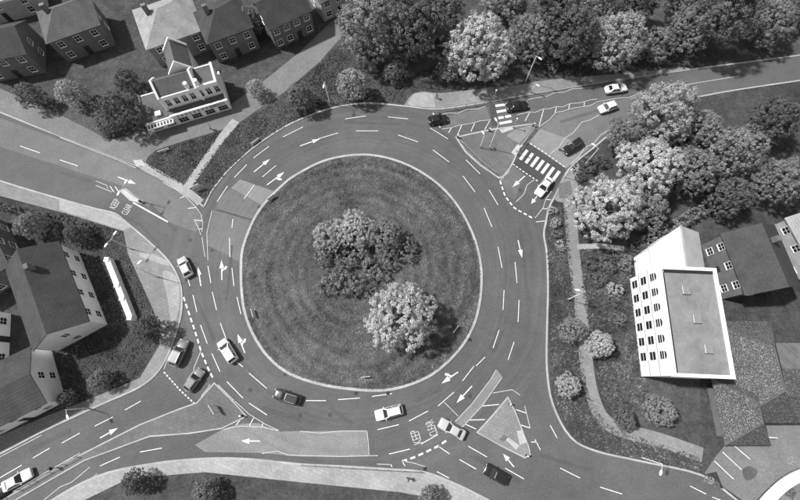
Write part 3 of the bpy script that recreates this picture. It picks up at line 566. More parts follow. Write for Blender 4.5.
def tufts(pts, dens, h, parent, v, z, seed=1, centre=None):
    P = np.array([tuple(G(x, y))[:2] for x, y in pts]); lo, hi = P.min(0), P.max(0); rg = np.random.default_rng(seed); n = int(dens * np.prod(hi - lo)); X = rg.uniform(lo, hi, (n, 2)); ins = np.zeros(n, bool); j = len(P) - 1
    for i in range(len(P)):
        a, b = P[i], P[j]; cnd = ((a[1] > X[:, 1]) != (b[1] > X[:, 1])); ins ^= cnd & (X[:, 0] < (b[0] - a[0]) * (X[:, 1] - a[1]) / (b[1] - a[1] + 1e-12) + a[0]); j = i
    X = X[ins]; n = len(X); ph = rg.uniform(0, 6.28, 12); wv = np.zeros(n)
    for k in range(12): f = .25 * 1.35 ** k; t_ = k * 2.4; wv += np.sin((X[:, 0] * math.cos(t_) + X[:, 1] * math.sin(t_)) * f + ph[k] + 1.5 * np.sin(X[:, 0] * f * .7 + ph[-k]))
    wv /= 2.6
    if centre is not None: r_ = np.hypot(X[:, 0] - centre[0], X[:, 1] - centre[1]); wv += .75 * np.sin(r_ * 2.6 + 2.2 * np.sin(X[:, 0] * .21) + 1.7 * np.sin(X[:, 1] * .17))
    sh = np.clip(1 + .36 * wv, .35, 2.0) * rg.uniform(.78, 1.22, n); a = rg.uniform(0, 6.28, n); hh_ = h * rg.uniform(.5, 1.3, n); ww = h * rg.uniform(.6, 1.2, n)
    d = np.stack([np.cos(a), np.sin(a), 0 * a], 1); u = np.stack([-np.sin(a) * .8, np.cos(a) * .8, .75 + 0 * a], 1); B = np.concatenate([X, np.full((n, 1), z - .01)], 1)
    V = np.stack([B - d * ww[:, None] * .5, B + d * ww[:, None] * .5, B + d * ww[:, None] * .15 + u * hh_[:, None], B - d * ww[:, None] * .3 + u * hh_[:, None] * .9], 1).reshape(-1, 3)
    me = bpy.data.meshes.new('grass_tufts'); me.vertices.add(len(V)); me.vertices.foreach_set('co', V.astype(np.float32).ravel()); me.loops.add(len(V)); me.loops.foreach_set('vertex_index', np.arange(len(V), dtype=np.int32))
    me.polygons.add(n); me.polygons.foreach_set('loop_start', np.arange(0, len(V), 4, dtype=np.int32)); me.polygons.foreach_set('loop_total', np.full(n, 4, dtype=np.int32))
    at = me.attributes.new('shade', 'FLOAT', 'POINT'); at.data.foreach_set('value', np.repeat(sh, 4).astype(np.float32)); me.update(calc_edges=True)
    return tag(linkmesh('grass_tufts', me, BLADE[v], parent), kind='stuff')
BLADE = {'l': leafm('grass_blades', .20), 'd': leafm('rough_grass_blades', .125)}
tufts([(p[0] + (362 - p[0]) * .02, p[1] + (266 - p[1]) * .02) for p in ISL], 46, .15, island, 'l', KH, 3, (IC.x, IC.y))
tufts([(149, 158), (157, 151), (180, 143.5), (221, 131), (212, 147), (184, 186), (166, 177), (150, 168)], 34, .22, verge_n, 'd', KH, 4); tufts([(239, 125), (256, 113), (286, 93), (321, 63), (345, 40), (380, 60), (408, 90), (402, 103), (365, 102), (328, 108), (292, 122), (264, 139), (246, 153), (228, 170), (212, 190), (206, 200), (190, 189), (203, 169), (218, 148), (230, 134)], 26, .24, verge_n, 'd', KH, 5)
tufts([(440, 92), (478, 88), (520, 83), (550, 78), (682, 66), (670, 45), (560, 50), (440, 65), (400, 80), (412, 92)], 14, .26, verge_n, 'd', KH, 6)
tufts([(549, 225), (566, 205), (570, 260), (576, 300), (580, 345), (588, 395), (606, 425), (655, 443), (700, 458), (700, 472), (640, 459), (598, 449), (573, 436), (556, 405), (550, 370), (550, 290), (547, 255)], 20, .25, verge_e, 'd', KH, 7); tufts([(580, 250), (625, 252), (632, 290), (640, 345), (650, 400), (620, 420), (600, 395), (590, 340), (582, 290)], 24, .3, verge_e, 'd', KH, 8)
tufts([(60, 212), (97, 223.5), (109, 227.5), (123, 232), (127, 253), (140, 282), (153, 311), (158, 326), (158, 345), (138, 377), (100, 393), (50, 413), (40, 330), (60, 260)], 16, .25, verge_w, 'd', KH, 9)
hedge([(648, 240), (668, 230), (694, 214), (715, 203)], 2.2, 1.7, 'm', 'long clipped hedge behind the pale roofed wing'); hedge([(640, 262), (650, 238)], 1.4, 1.3, 'd', 'short dark hedge at the pale wing corner')
hedge([(-5, 205), (50, 218), (96, 230)], 1.3, 1.5, 'd', 'dark garden hedge below the left arm'); hedge([(20, 470 - 58), (60, 398)], .9, 1.0, 'm', 'thin hedge beside the lower left building')

# ------------------------------------------------------------------ vehicles
def car(px, head, paintk, style, label, z=0.05, roofk=None, L=None):
    W, H = 1.76, 1.46
    Ls = {'hatch': 3.95, 'estate': 4.55, 'mpv': 4.35, 'saloon': 4.5, 'suv': 4.5, 'van': 4.9}[style]; L = L or Ls
    if style in ('mpv', 'suv'): W, H = 1.84, 1.68
    if style == 'van': W, H = 1.9, 1.95
    p = G(px[0], px[1], .7); q = G(px[0] + head[0] * 10, px[1] + head[1] * 10, .7); a = math.atan2((q - p).y, (q - p).x)
    r = empty('car', (p.x, p.y, z), a, label, 'car', 'vehicles on the junction')
    pm = M['car_' + paintk]; h = L / 2; hw = W / 2; up = H - 1.46
    bt = .93 + up * .55
    rear = {'hatch': .80, 'estate': .86, 'mpv': .88, 'saloon': .97, 'suv': .88, 'van': .9}[style]
    st = [(1.0, .60, .66), (.985, .70, .80), (.93, .78 + up * .4, .92), (.75, .84 + up * .5, .985), (.46, bt - .02, 1), (.1, bt, 1), (-.4, bt + .01, 1), (-.75, bt + .01, .985), (-.9, bt - (.03 if style != 'saloon' else .0), .95), (-.975, bt - .12, .86), (-1.0, .62, .74)]
    rings = []
    for x, zt, wf in st:
        y = hw * wf; zb = .24 if abs(x) < .93 else .32
        rings.append([(x * h, yy, zz) for yy, zz in ((-y * .85, zb), (-y, zb + .14), (-y, .58), (-y * .965, zt - .09), (-y * .86, zt - .005), (-y * .4, zt + .025), (y * .4, zt + .025), (y * .86, zt - .005), (y * .965, zt - .09), (y, .58), (y, zb + .14), (y * .85, zb))])
    mb = MB(); loft(mb, rings); body = mb.build('body', pm, r, smooth=True)
    # cabin
    f0, f1 = {'hatch': (.44, .12), 'estate': (.40, .10), 'mpv': (.56, .18), 'saloon': (.40, .08), 'suv': (.42, .14), 'van': (.6, .3)}[style]
    b1, b0 = {'hatch': (-.68, -.90), 'estate': (-.80, -.93), 'mpv': (-.80, -.93), 'saloon': (-.46, -.74), 'suv': (-.76, -.92), 'van': (-.9, -.95)}[style]
    wb, wt = hw * .94, hw * .74
    def ring(x0, x1, y, z, cx=.06):
        return [(x0 - cx, -y, z), (x1 + cx, -y, z), (x1, -y + cx * 1.6, z), (x1, y - cx * 1.6, z), (x1 + cx, y, z), (x0 - cx, y, z), (x0, y - cx * 1.6, z), (x0, -y + cx * 1.6, z)]
    B = ring(f0 * h, b0 * h, wb, bt - .02); T = ring(f1 * h, b1 * h, wt, H - .07, .1); T2 = ring(f1 * h - .12, b1 * h + .10, wt * .86, H - .005, .12)
    mb = MB(); loft(mb, [B, T, T2]); mb.build('cabin', M['car_' + (roofk or paintk)], r, bevel=.045)
    def panel(b0_, b1_, t0, t1, u0, u1, v0, v1, name):
        b0_, b1_, t0, t1 = map(Vector, (b0_, b1_, t0, t1)); f = lambda u, v: b0_.lerp(b1_, u).lerp(t0.lerp(t1, u), v)
        n = (b1_ - b0_).cross(t0 - b0_).normalized(); c = f(.5, .5)
        if n.dot(c - Vector((0, 0, 1.0))) < 0: n = -n
        o = [f(u0, v0) + n * .012, f(u1, v0) + n * .012, f(u1, v1) + n * .012, f(u0, v1) + n * .012]; i_ = [x_ - n * .03 for x_ in o]
        m = MB(); loft(m, [i_, o]); m.build(name, M['glass'], r)
    panel(B[7], B[6], T[7], T[6], .0, 1, .04, .95, 'windscreen'); panel(B[2], B[3], T[2], T[3], .05, .95, .15, .92, 'rear_window')
    for i0, i1 in ((0, 1), (5, 4)):
        panel(B[i0], B[i1], T[i0], T[i1], .05, .47, .14, .88, 'side_window'); panel(B[i0], B[i1], T[i0], T[i1], .51, .93, .14, .88, 'side_window')
    for sx in (.60, -.60):
        for sy in (-1, 1):
            m = MB(); y = sy * (hw - .09); m.tube([(sx * h * 1.02, y - .1, .32), (sx * h * 1.02, y + .1, .32)], .32, 14); wl = m.build('wheel', M['tyre'], r)
            m = MB(); yo = sy * (hw + .013); m.tube([(sx * h * 1.02, yo - sy * .02, .32), (sx * h * 1.02, yo, .32)], .2, 10); m.build('rim', M['rim'], wl)
    for sy in (-1, 1):
        MB().box(.90 * h, .985 * h - .02, sy * hw * .62 - .17, sy * hw * .62 + .17, .62 + up * .3, .765 + up * .35).build('headlight', M['lens'], r, bevel=.02)
        MB().box(-.985 * h, -.94 * h, sy * hw * .72 - .1, sy * hw * .72 + .1, .66, .86 + up * .4).build('tail_light', M['tail'], r, bevel=.015)
        MB().box(f0 * h - .32, f0 * h - .18, sy * (hw + .09) - .09, sy * (hw + .09) + .09, bt - .03, bt + .12).build('mirror', pm, r, bevel=.03)
    MB().box(h - .01, h + .012, -.26, .26, .42, .53).build('number_plate', M['plate'], r); MB().box(-h - .012, -h + .01, -.26, .26, .55, .66).build('number_plate', M['plate'], r)
    MB().box(h * .985 - .02, h + .004, -.45, .45, .54, .62).build('grille', M['trim'], r)
    if style in ('estate', 'suv'):
        for sy in (-1, 1): MB().box(b1 * h + .2, f1 * h - .15, sy * wt * .9 - .025, sy * wt * .9 + .025, H - .03, H + .045).build('roof_rail', M['trim'] if paintk == 'white' else M['rim'], r)
    return r
for a in (((185, 267), (-.42, -.91), 'silver', 'hatch', 'small silver hatchback leaving by the left arm', None), ((227.5, 351), (-.53, -.85), 'white', 'mpv', 'white people carrier on the left side of the ring', None), ((287, 397), (-.95, -.31), 'dark', 'estate', 'dark estate car below the grassy island', None),
          ((389, 412.5), (-.965, .26), 'white', 'estate', 'white estate car with dark roof rails at the bottom of the ring', None), ((452, 429), (-.87, -.5), 'silver', 'saloon', 'silver saloon entering from the lower right arm', None), ((179, 353), (.42, -.91), 'grey', 'suv', 'grey off-roader waiting next to the round dark tree', None),
          ((194, 380), (.6, -.8), 'grey', 'hatch', 'grey hatchback waiting beside the splitter triangle', None), ((438, 119.5), (1, -.16), 'black', 'hatch', 'black hatchback leaving the ring towards the upper zebra', None), ((517, 106), (1, -.17), 'black', 'saloon', 'black saloon just past the upper zebra crossing', None),
          ((616, 88.5), (1, -.14), 'white', 'saloon', 'white saloon driving away under the spreading pale tree', None), ((608, 107), (-.94, .33), 'white', 'hatch', 'white hatchback approaching on the right arm', None), ((573, 146), (-.82, .57), 'black', 'estate', 'black estate car approaching the lower zebra crossing', None),
          ((544, 186.5), (-.6, .8), 'white', 'saloon', 'white saloon halfway off the lower zebra crossing', None), ((17, 480), (.87, -.48), 'white', 'saloon', 'white saloon in the bottom left corner', None), ((-6, 494), (.87, -.48), 'black', 'hatch', 'black hatchback cut by the left edge behind a white saloon', None), ((496, 474.5), (-.87, -.5), 'black', 'hatch', 'black hatchback queueing on the lower right arm', None)):
    car(a[0], a[1], a[2], a[3], a[4], roofk=a[5])

# ------------------------------------------------------------------ buildings
def winbox(root, c, n, w, h, mat_frame='render_white', arch=False, bars=1, frame_w=.07):
    """window on a wall: c centre (local), n outward unit (nx,ny); frame standing proud with a pane set back in it"""
    n = Vector((n[0], n[1], 0)); t = Vector((-n.y, n.x, 0)); c = Vector(c); up = Vector((0, 0, 1))
    def bx(mb, u0, u1, v0, v1, d0, d1):
        P = [c + t * u + up * v + n * d for d in (d0, d1) for v in (v0, v1) for u in (u0, u1)]
        b = len(mb.v); mb.v += [tuple(p) for p in P]
        for q in ((0, 2, 3, 1), (4, 5, 7, 6), (0, 1, 5, 4), (2, 6, 7, 3), (0, 4, 6, 2), (1, 3, 7, 5)): mb.f.append(tuple(b + i for i in q))
    fr = MB(); W, Hh = w / 2, h / 2
    bx(fr, -W - frame_w, -W, -Hh - frame_w, Hh + frame_w, -.02, .09); bx(fr, W, W + frame_w, -Hh - frame_w, Hh + frame_w, -.02, .09)
    bx(fr, -W, W, Hh, Hh + frame_w, -.02, .09); bx(fr, -W - .1, W + .1, -Hh - frame_w - .06, -Hh - frame_w + .005, -.02, .16); bx(fr, -W, W, -Hh - frame_w + .006, -Hh, -.02, .088)
    bx(fr, -W, W, -.025, .025, -.01, .055)
    for k in range(bars): u = -W + w * (k + 1) / (bars + 1); bx(fr, u - .022, u + .022, -Hh, Hh, -.01, .05)
    o = fr.build('window', M[mat_frame], root)
    pn = MB(); bx(pn, -W, W, -Hh, Hh, .002, .025); pn.build('pane', M['glass'], o)
    if arch:
        ar = MB(); P = []
        for d in (-.01, .026): P.append([tuple(c + t * (W * math.cos(k * math.pi / 8)) + up * (Hh + frame_w + .01 + W * .8 * math.sin(k * math.pi / 8)) + n * d) for k in range(9)])
        loft(ar, P); ar.build('arched_light', M['glass'], o)
    return o
def roof_gable(mb, x0, x1, y0, y1, z, rise, along='x', ov=.35, th=.14):
    if along == 'x':
        yc = (y0 + y1) / 2
        for s, ye in ((-1, y0 - ov), (1, y1 + ov)):
            k = rise / ((y1 - y0) / 2); ze = z - ov * k
            loft(mb, [[(x, ye, ze), (x, yc, z + rise), (x, yc, z + rise + th), (x, ye, ze + th)] for x in (x0 - ov, x1 + ov)])
    else:
        xc = (x0 + x1) / 2
        for xe in (x0 - ov, x1 + ov):
            k = rise / ((x1 - x0) / 2); ze = z - ov * k
            loft(mb, [[(xe, y, ze), (xc, y, z + rise), (xc, y, z + rise + th), (xe, y, ze + th)] for y in (y0 - ov, y1 + ov)])
def roof_hip(mb, x0, x1, y0, y1, z, rise, ov=.4):
    x0 -= ov; x1 += ov; y0 -= ov; y1 += ov
    if x1 - x0 >= y1 - y0: d = (y1 - y0) / 2; r0, r1 = (x0 + d, (y0 + y1) / 2), (x1 - d, (y0 + y1) / 2)
    else: d = (x1 - x0) / 2; r0, r1 = ((x0 + x1) / 2, y0 + d), ((x0 + x1) / 2, y1 - d)
    A, B_, C_, D_ = (x0, y0, z), (x1, y0, z), (x1, y1, z), (x0, y1, z); P, Q = (*r0, z + rise), (*r1, z + rise); a, b, c, d_ = [(v[0], v[1], z - .16) for v in (A, B_, C_, D_)]
    if x1 - x0 >= y1 - y0: F = [[A, B_, Q, P], [B_, C_, Q], [C_, D_, P, Q], [D_, A, P]]
    else: F = [[A, B_, P], [B_, C_, Q, P], [C_, D_, Q], [D_, A, P, Q]]
    for f in F + [[a, b, B_, A], [b, c, C_, B_], [c, d_, D_, C_], [d_, a, A, D_], [a, d_, c, b]]: mb.face(f)
def gable_wall(mb, x0, x1, y0, y1, z, rise, along):
    if along == 'x':
        for x in (x0, x1): loft(mb, [[(x + s, y0, z), (x + s, y1, z), (x + s, (y0 + y1) / 2, z + rise)] for s in ((0, .25) if x == x0 else (-.25, 0))])
    else:
        for y in (y0, y1): loft(mb, [[(x0, y + s, z), (x1, y + s, z), ((x0 + x1) / 2, y + s, z + rise)] for s in ((0, .25) if y == y0 else (-.25, 0))])
def house(px, a, L, D, h, label, roof='gable', rise=2.6, wall='brick', rmat='roof_mid', along='x', nw=3, storeys=2, chim=True, cat='house', name='house', corner=False):
    p = G(*px)
    if corner: p = G(px[0], px[1], h); p += Vector((math.cos(a) * L / 2 - math.sin(a) * D / 2, math.sin(a) * L / 2 + math.cos(a) * D / 2, 0))
    r = empty(name, (p.x, p.y, KH - .02), a, label, cat, 'buildings round the junction')
    x0, x1, y0, y1 = -L / 2, L / 2, -D / 2, D / 2
    wm = MB().box(x0, x1, y0, y1, 0, h)
    if roof == 'gable': gable_wall(wm, x0, x1, y0, y1, h, rise - .05, along)
    wm.build('wall', M[wall], r)
    rb = MB()
    if roof == 'gable': roof_gable(rb, x0, x1, y0, y1, h, rise, along)
    elif roof == 'hip': roof_hip(rb, x0, x1, y0, y1, h + .16, rise)
    else:
        rb.box(x0 + .3, x1 - .3, y0 + .3, y1 - .3, h, h + .08)
    ro = rb.build('roof', M[rmat], r)
    if roof == 'flat':
        pb = MB().box(x0 - .05, x1 + .05, y0 - .05, y0 + .28, h, h + .5); pb.box(x0 - .05, x1 + .05, y1 - .28, y1 + .05, h, h + .5); pb.box(x0 - .05, x0 + .28, y0 + .28, y1 - .28, h, h + .497); pb.box(x1 - .28, x1 + .05, y0 + .28, y1 - .28, h, h + .497); pb.build('parapet', M['render_white'], r)
        for k in range(2): MB().box(x0 + L * (.25 + .4 * k), x0 + L * (.25 + .4 * k) + 1.3, -.6, .7, h + .08, h + .9).build('roof_vent', M['steel'], ro, bevel=.04)
    elif chim:
        cm = MB().box(x0 + L * .22, x0 + L * .22 + .9, -.3 + D * .1, .35 + D * .1, h + rise * .4, h + rise + 1.0); cc = cm.build('chimney', M['brick'], ro)
    for s in range(storeys):
        z = 1.5 + s * (h / storeys)
        for k in range(nw):
            x = x0 + L * (k + .5) / nw
            if not (s == 0 and k == nw // 2): winbox(r, (x, y0, z), (0, -1), 1.1, 1.25)
            winbox(r, (x, y1, z), (0, 1), 1.1, 1.25)
        winbox(r, (x0, 0, z), (-1, 0), 1.0, 1.2); winbox(r, (x1, 0, z), (1, 0), 1.0, 1.2)
    x = x0 + L * (nw // 2 + .5) / nw; dr = MB().box(x - .5, x + .5, y0 - .06, y0 + .03, .02, 2.1).build('door', M['post_dark'], r); MB().box(x + .32, x + .4, y0 - .1, y0 - .055, 1.0, 1.1).build('handle', M['steel'], dr)
    return r

# white public house, upper left: single-storey flat-roofed front, upper storey with sash windows, parapet gables behind
O_ = G(149, 131); X_ = G(229, 107); pa = math.atan2((X_ - O_).y, (X_ - O_).x); PL = (X_ - O_).length
pub = empty('public_house', (O_.x, O_.y, KH - .02), pa, 'white rendered public house with flat roofed front and gables', 'building', 'buildings round the junction')
gh = 2.6; FY = -.7; X0, X1 = .6, PL + .5
MB().box(X0, X1, FY, 6.2, 0, gh).build('ground_floor', M['render_white'], pub)
MB().box(X0 + .3, X1 - .3, FY + .3, 5.9, gh, gh + .06).build('flat_roof', M['felt'], pub)
MB().box(X0 + 4.9, X1 + .1, FY - .12, FY + .28, gh - .8, gh + .32).build('fascia', M['render_white'], pub)
MB().box(X0 - .1, X0 + .25, FY, 6.3, gh, gh + .25).build('parapet', M['felt'], pub); MB().box(X1 - .25, X1 + .1, FY + .28, 6.3, gh, gh + .3).build('parapet', M['render_white'], pub)
MB().box(X0 + .2, X0 + 5.2, FY - 1.1, FY - .125, gh - .55, gh - .2).build('entrance_canopy', M['render_white'], pub)
for k in range(8): MB().box(X0 + .4 + k * .6, X0 + .75 + k * .6, FY - .95, FY - .25, gh - .2, gh - .16).build('canopy_light', M['trim'], pub)
for k in range(6): winbox(pub, (X0 + 1.6 + k * 2.6, FY, 1.15), (0, -1), 1.7, 1.3, 'post_light', bars=2)
for k in range(10): MB().box(X0 + 6.0 + k * .8, X0 + 6.45 + k * .8, FY - .17, FY - .12, gh - .5, gh + .1).build('fascia_letter_panel', M['render_grey'], pub)
MB().box(X1 - 3.6, X1 - .6, FY - .17, FY - .12, gh - .6, gh + .15).build('name_board', M['render_grey'], pub)
ux0, uxm, ux1 = 5.4, 12.2, X1 - .3; uy0, uy1, uh = 1.15, 5.8, 5.9; ym = (uy0 + uy1) / 2
MB().box(ux0, ux1, uy0, uy1, gh + .06, uh).build('upper_wall', M['render_white'], pub)
rb = MB(); loft(rb, [[(x, uy0 - .1, uh), (x, ym, uh + 2.0), (x, uy1 + .1, uh)] for x in (ux0 + .3, uxm)]); rb.build('roof', M['roof_mid'], pub)
MB().box(uxm + .3, ux1 - .3, uy0 + .3, uy1 - .3, uh, uh + .06).build('rear_flat_roof', M['felt'], pub)
for x in (ux0 - .2, uxm):
    m = MB(); loft(m, [[(x + q_, uy0 - .3, gh + .1), (x + q_, uy0 - .3, uh + .3), (x + q_, ym, uh + 2.4), (x + q_, uy1 + .25, uh + .3), (x + q_, uy1 + .25, gh + .1)] for q_ in (0, .4)]); m.build('parapet_gable', M['render_white'], pub)
MB().box(ux0 + .2, uxm, uy0 - .14, uy0 + .1, uh - .1, uh + .2).build('parapet', M['render_white'], pub); MB().box(uxm + .4, ux1 + .1, uy0 - .14, uy0 + .3, uh - .1, uh + .35).build('parapet', M['render_white'], pub); MB().box(ux1 - .3, ux1 + .1, uy0 + .3, uy1, uh - .1, uh + .345).build('parapet', M['render_white'], pub)
for k in range(7): winbox(pub, (ux0 + 1.0 + k * 1.55, uy0, gh + 1.75), (0, -1), .85, 1.7, bars=1)
MB().box(8.4, 12.6, uy1 - .2, 11.5, 0, uh).build('rear_wing_wall', M['render_white'], pub)
for y in (uy1 - .25, 11.3):
    m = MB(); loft(m, [[(8.2, y + q_, uh), (12.8, y + q_, uh), (12.8, y + q_, uh + .3), (10.5, y + q_, uh + 2.9), (8.2, y + q_, uh + .3)] for q_ in (0, .35)]); m.build('wing_gable', M['render_white'], pub)
rb = MB(); roof_gable(rb, 8.4, 12.6, uy1 + .2, 11.2, uh, 2.3, 'y', .1); rb.build('wing_roof', M['roof_mid'], pub)
MB().box(3.0, 4.1, .2, 1.2, gh + .06, gh + .55).build('roof_light', M['lamp_white'], pub, bevel=.05)
for x in (11.0, 12.9): MB().tube([(x, uy0 + .5, uh - .2), (x, uy0 + .5, uh + 1.5)], [.45, .4], 10).build('chimney', M['render_white'], pub)
MB().tube([(5.0, FY + .5, gh + .1), (5.0, 4.2, gh + .1)], .05, 6).build('roof_pipe', M['steel'], pub)
# white three-storey hotel, right
A_, B_ = G(629.5, 279), G(636, 335); ha = math.atan2((B_ - A_).y, (B_ - A_).x); HL = 16.5; hh = 8.3
hot = empty('hotel', (A_.x, A_.y, KH - .02), ha, 'white three storey hotel with arched top windows', 'building', 'buildings round the junction')
# local x runs along the facade (down the picture), local y to the right of the picture, so the facade is y=0 facing -y
HD = 9
MB().box(0, HL, 0, HD, 0, hh).build('wall', M['render_white'], hot); MB().box(.45, .9 + .001, .99, HD - .4, hh + .071, hh + .12).build('gutter', M['trim'], hot); MB().box(.9, HL - .4, .62, .95, hh + .071, hh + .12).build('gutter', M['trim'], hot)
for k in range(3): MB().box(3 + k * 4.4, 4.3 + k * 4.4, 3.2 + k, 4.4 + k, hh + .07, hh + .55).build('roof_light', M['steel'], hot, bevel=.05)
MB().box(.4, HL - .4, .6, HD - .4, hh, hh + .07).build('flat_roof', M['felt_mid'], hot)
pp = MB(); pp.box(-.1, HL + .1, -.1, .6, hh, hh + .35); pp.box(-.1, .4, .6, HD + .1, hh, hh + .347); pp.box(HL - .4, HL + .1, .6, HD + .1, hh, hh + .347); pp.box(.4, HL - .4, HD - .4, HD + .1, hh, hh + .343); pp.build('parapet', M['render_white'], hot)
for z in (2.85, 5.6): MB().box(-.05, HL + .05, -.09, .0, z, z + .16).build('string_course', M['render_grey'], hot)
for k in range(6):
    x = 1.35 + k * 2.42
    for s, (zc_, w_, h_) in enumerate(((1.45, 1.15, 1.6), (4.2, 1.15, 1.6), (6.7, 1.1, 1.0))): winbox(hot, (x, -.0, zc_), (0, -1), w_ + .1, h_ + .15, arch=(s == 2), bars=0)
    if k: MB().box(x - 1.27, x - 1.15, -.07, .0, .1, hh).build('pilaster', M['render_white'], hot)
# the pale pitched wing beyond it
foot = [(-.15, 1.1, 5.45), (-3.9, 1.1, 5.45), (-7.0, 4.9, 7.9), (-7.0, 9.2, 5.5), (-.15, 9.2, 5.5), (-.15, 4.9, 7.9)]
m = MB(); loft(m, [[(x, y, 0) for x, y, z in foot], foot], False); m.build('wing_wall', M['render_white'], hot)
def slab(P, th=.14): m = MB(); loft(m, [P, [(x, y, z + th) for x, y, z in P]]); return m
slab([(-3.95, .8, 5.35), (.25, .8, 5.35), (.25, 4.85, 8.0), (-7.2, 4.85, 8.0)]).build('wing_roof', M['membrane_sunlit'], hot)  # slope towards the sun: sunlight put into the colour, whiter than the far slope
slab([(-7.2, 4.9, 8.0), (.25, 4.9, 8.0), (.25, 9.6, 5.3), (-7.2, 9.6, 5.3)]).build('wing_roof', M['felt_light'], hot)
MB().box(-7.25, .3, 4.76, 5.0, 8.1, 8.24).build('ridge', M['render_grey'], hot)
# speckled hipped building, lower right
EZ = 3.4; p0 = G(768, 423, EZ)
hip = empty('hipped_building', (p0.x, p0.y, KH - .02), 0, 'large low building under hipped lichen speckled tiles', 'building', 'buildings round the junction')
q = lambda x, y: G(x, y, EZ) - p0
c1, c2 = q(770, 445), q(716, 402)
MB().box(c2.x + 1.3, c1.x - .9, c1.y + .9, c2.y + 2, 0, EZ - .1).build('wall', M['brick'], hip); MB().box(c1.x - .85, c1.x + 10, .9, 12, 0, EZ - .1).build('wall', M['brick'], hip)
def ridges(x0, x1, y0, y1, z, rise):
    if x1 - x0 >= y1 - y0: d = (y1 - y0) / 2; P, Q = (x0 + d, (y0 + y1) / 2, z + rise), (x1 - d, (y0 + y1) / 2, z + rise); E4 = [(x0, y0, P), (x0, y1, P), (x1, y0, Q), (x1, y1, Q)]
    else: d = (x1 - x0) / 2; P, Q = ((x0 + x1) / 2, y0 + d, z + rise), ((x0 + x1) / 2, y1 - d, z + rise); E4 = [(x0, y0, P), (x1, y0, P), (x0, y1, Q), (x1, y1, Q)]
    for x, y, e in E4: MB().tube([(x, y, z + .02), e], .11, 6).build('hip_tiles', M['roof_mid'], hip)
    MB().tube([P, Q], .12, 6).build('ridge_tiles', M['roof_mid'], hip)
for a in ((c2.x, c1.x, c1.y, c2.y + 3.5, EZ, 3.9), (c1.x - 5, c1.x + 4.6, .02, 15.5, EZ + .003, 5.2), (c1.x - 3, c1.x + 14, .0, 8, EZ - .003, 3.6)):
    rb = MB(); roof_hip(rb, *a, 0); rb.build('roof', M['roof_speckled'], hip); ridges(*a)
for k in range(4): winbox(hip, (c2.x + 2.4 + k * 2.0, c1.y + .9, 1.6), (0, -1), 1.2, 1.2)
# curved white canopy in the lower right corner
p1 = G(783, 487, 3.0); cv = empty('curved_canopy', (p1.x, p1.y, KH), 0, 'curved white canopy on posts in the bottom right corner', 'canopy')
arc = [G(x, y, 3.0) - p1 for x, y in cr([(762, 506), (771, 496), (783, 485), (796, 477), (812, 471)], 5, False)]
rg_ = []
for i, p in enumerate(arc):
    d = (arc[min(i + 1, len(arc) - 1)] - arc[max(i - 1, 0)]).normalized(); n = Vector((-d.y, d.x, 0)) * .75; rg_.append([p - n + Vector((0, 0, 2.85)) - Vector((0, 0, p.z)), p + n + Vector((0, 0, 2.85)) - Vector((0, 0, p.z)), p + n + Vector((0, 0, 3.1)) - Vector((0, 0, p.z)), p - n + Vector((0, 0, 3.1)) - Vector((0, 0, p.z))])
mb = MB(); loft(mb, rg_); mb.build('roof', M['render_white'], cv)
for p in arc[2::6]: MB().tube([(p.x, p.y, 0), (p.x, p.y, 2.86)], .07, 8).build('post', M['steel'], cv)
# other houses
house((148, 49), pa + .08, 11, 10, 5.2, 'house with pale sunlit hipped roof above the public house', 'hip', 3.0, 'brick', 'roof_light', corner=True)
house((332, 2), pa + .2, 8, 8, 5.0, 'low grey building with small windows at the left end of the wood', 'gable', 2.2, 'render_grey', 'roof_mid')
house((288, 28), pa + .2, 9, 8, 5.6, 'brick terrace house at the top behind the service road', 'gable', 2.8, 'brick', 'roof_dark', nw=4)
house((234, 42), pa + .1, 9, 8, 5.6, 'dark roofed house at the top right behind the public house', 'hip', 2.8, 'brick', 'roof_dark')
house((10, 6), pa, 16, 9, 4.2, 'flat roofed house in the top left corner', 'flat', 0, 'render_grey', 'felt_light')
house((88, 40), pa + .1, 10, 8, 5.4, 'slate roofed house left of the house with the pale roof', 'hip', 2.8, 'brick', 'roof_mid')
house((22, 62), pa - .1, 10, 8, 5.4, 'brick house with dark roof near the top left corner', 'gable', 2.6, 'brick', 'roof_dark')
sa = ang((109, 263), (130, 314))
house((70, 300), sa, 15, 8.5, 5.2, 'dark roofed house behind the white garden wall', 'gable', 2.8, 'render_white', 'roof_dark', nw=4)
house((-4, 262), sa + .1, 12, 9, 5.2, 'slate roofed house at the left edge', 'hip', 2.8, 'brick', 'roof_mid')
la = ang((0, 431), (46, 408))
house((14, 398), la, 15, 9, 4.6, 'building with wide dark low roof in the lower left corner', 'gable', 1.6, 'render_white', 'roof_dark', nw=4)
house((-14, 345), la + 1.3, 9, 8, 4.8, 'house with white dormer trim at the left edge', 'gable', 2.4, 'render_white', 'roof_mid')
house((285, 548), R(2), 20, 9, 4.4, 'flat roofed shop row at the bottom edge', 'flat', 0, 'brick', 'felt', nw=6, storeys=1)
house((378, 556), R(-6), 13, 9, 5, 'hipped house cut by the bottom edge', 'hip', 2.6, 'brick', 'roof_mid')
house((735, 268), ha + .2, 10, 9, 5.6, 'brick house right of the hotel wing', 'gable', 2.8, 'brick', 'roof_dark')
house((796, 250), ha + .3, 10, 8.5, 5.6, 'pale roofed house at the right edge', 'gable', 2.6, 'render_grey', 'roof_light')
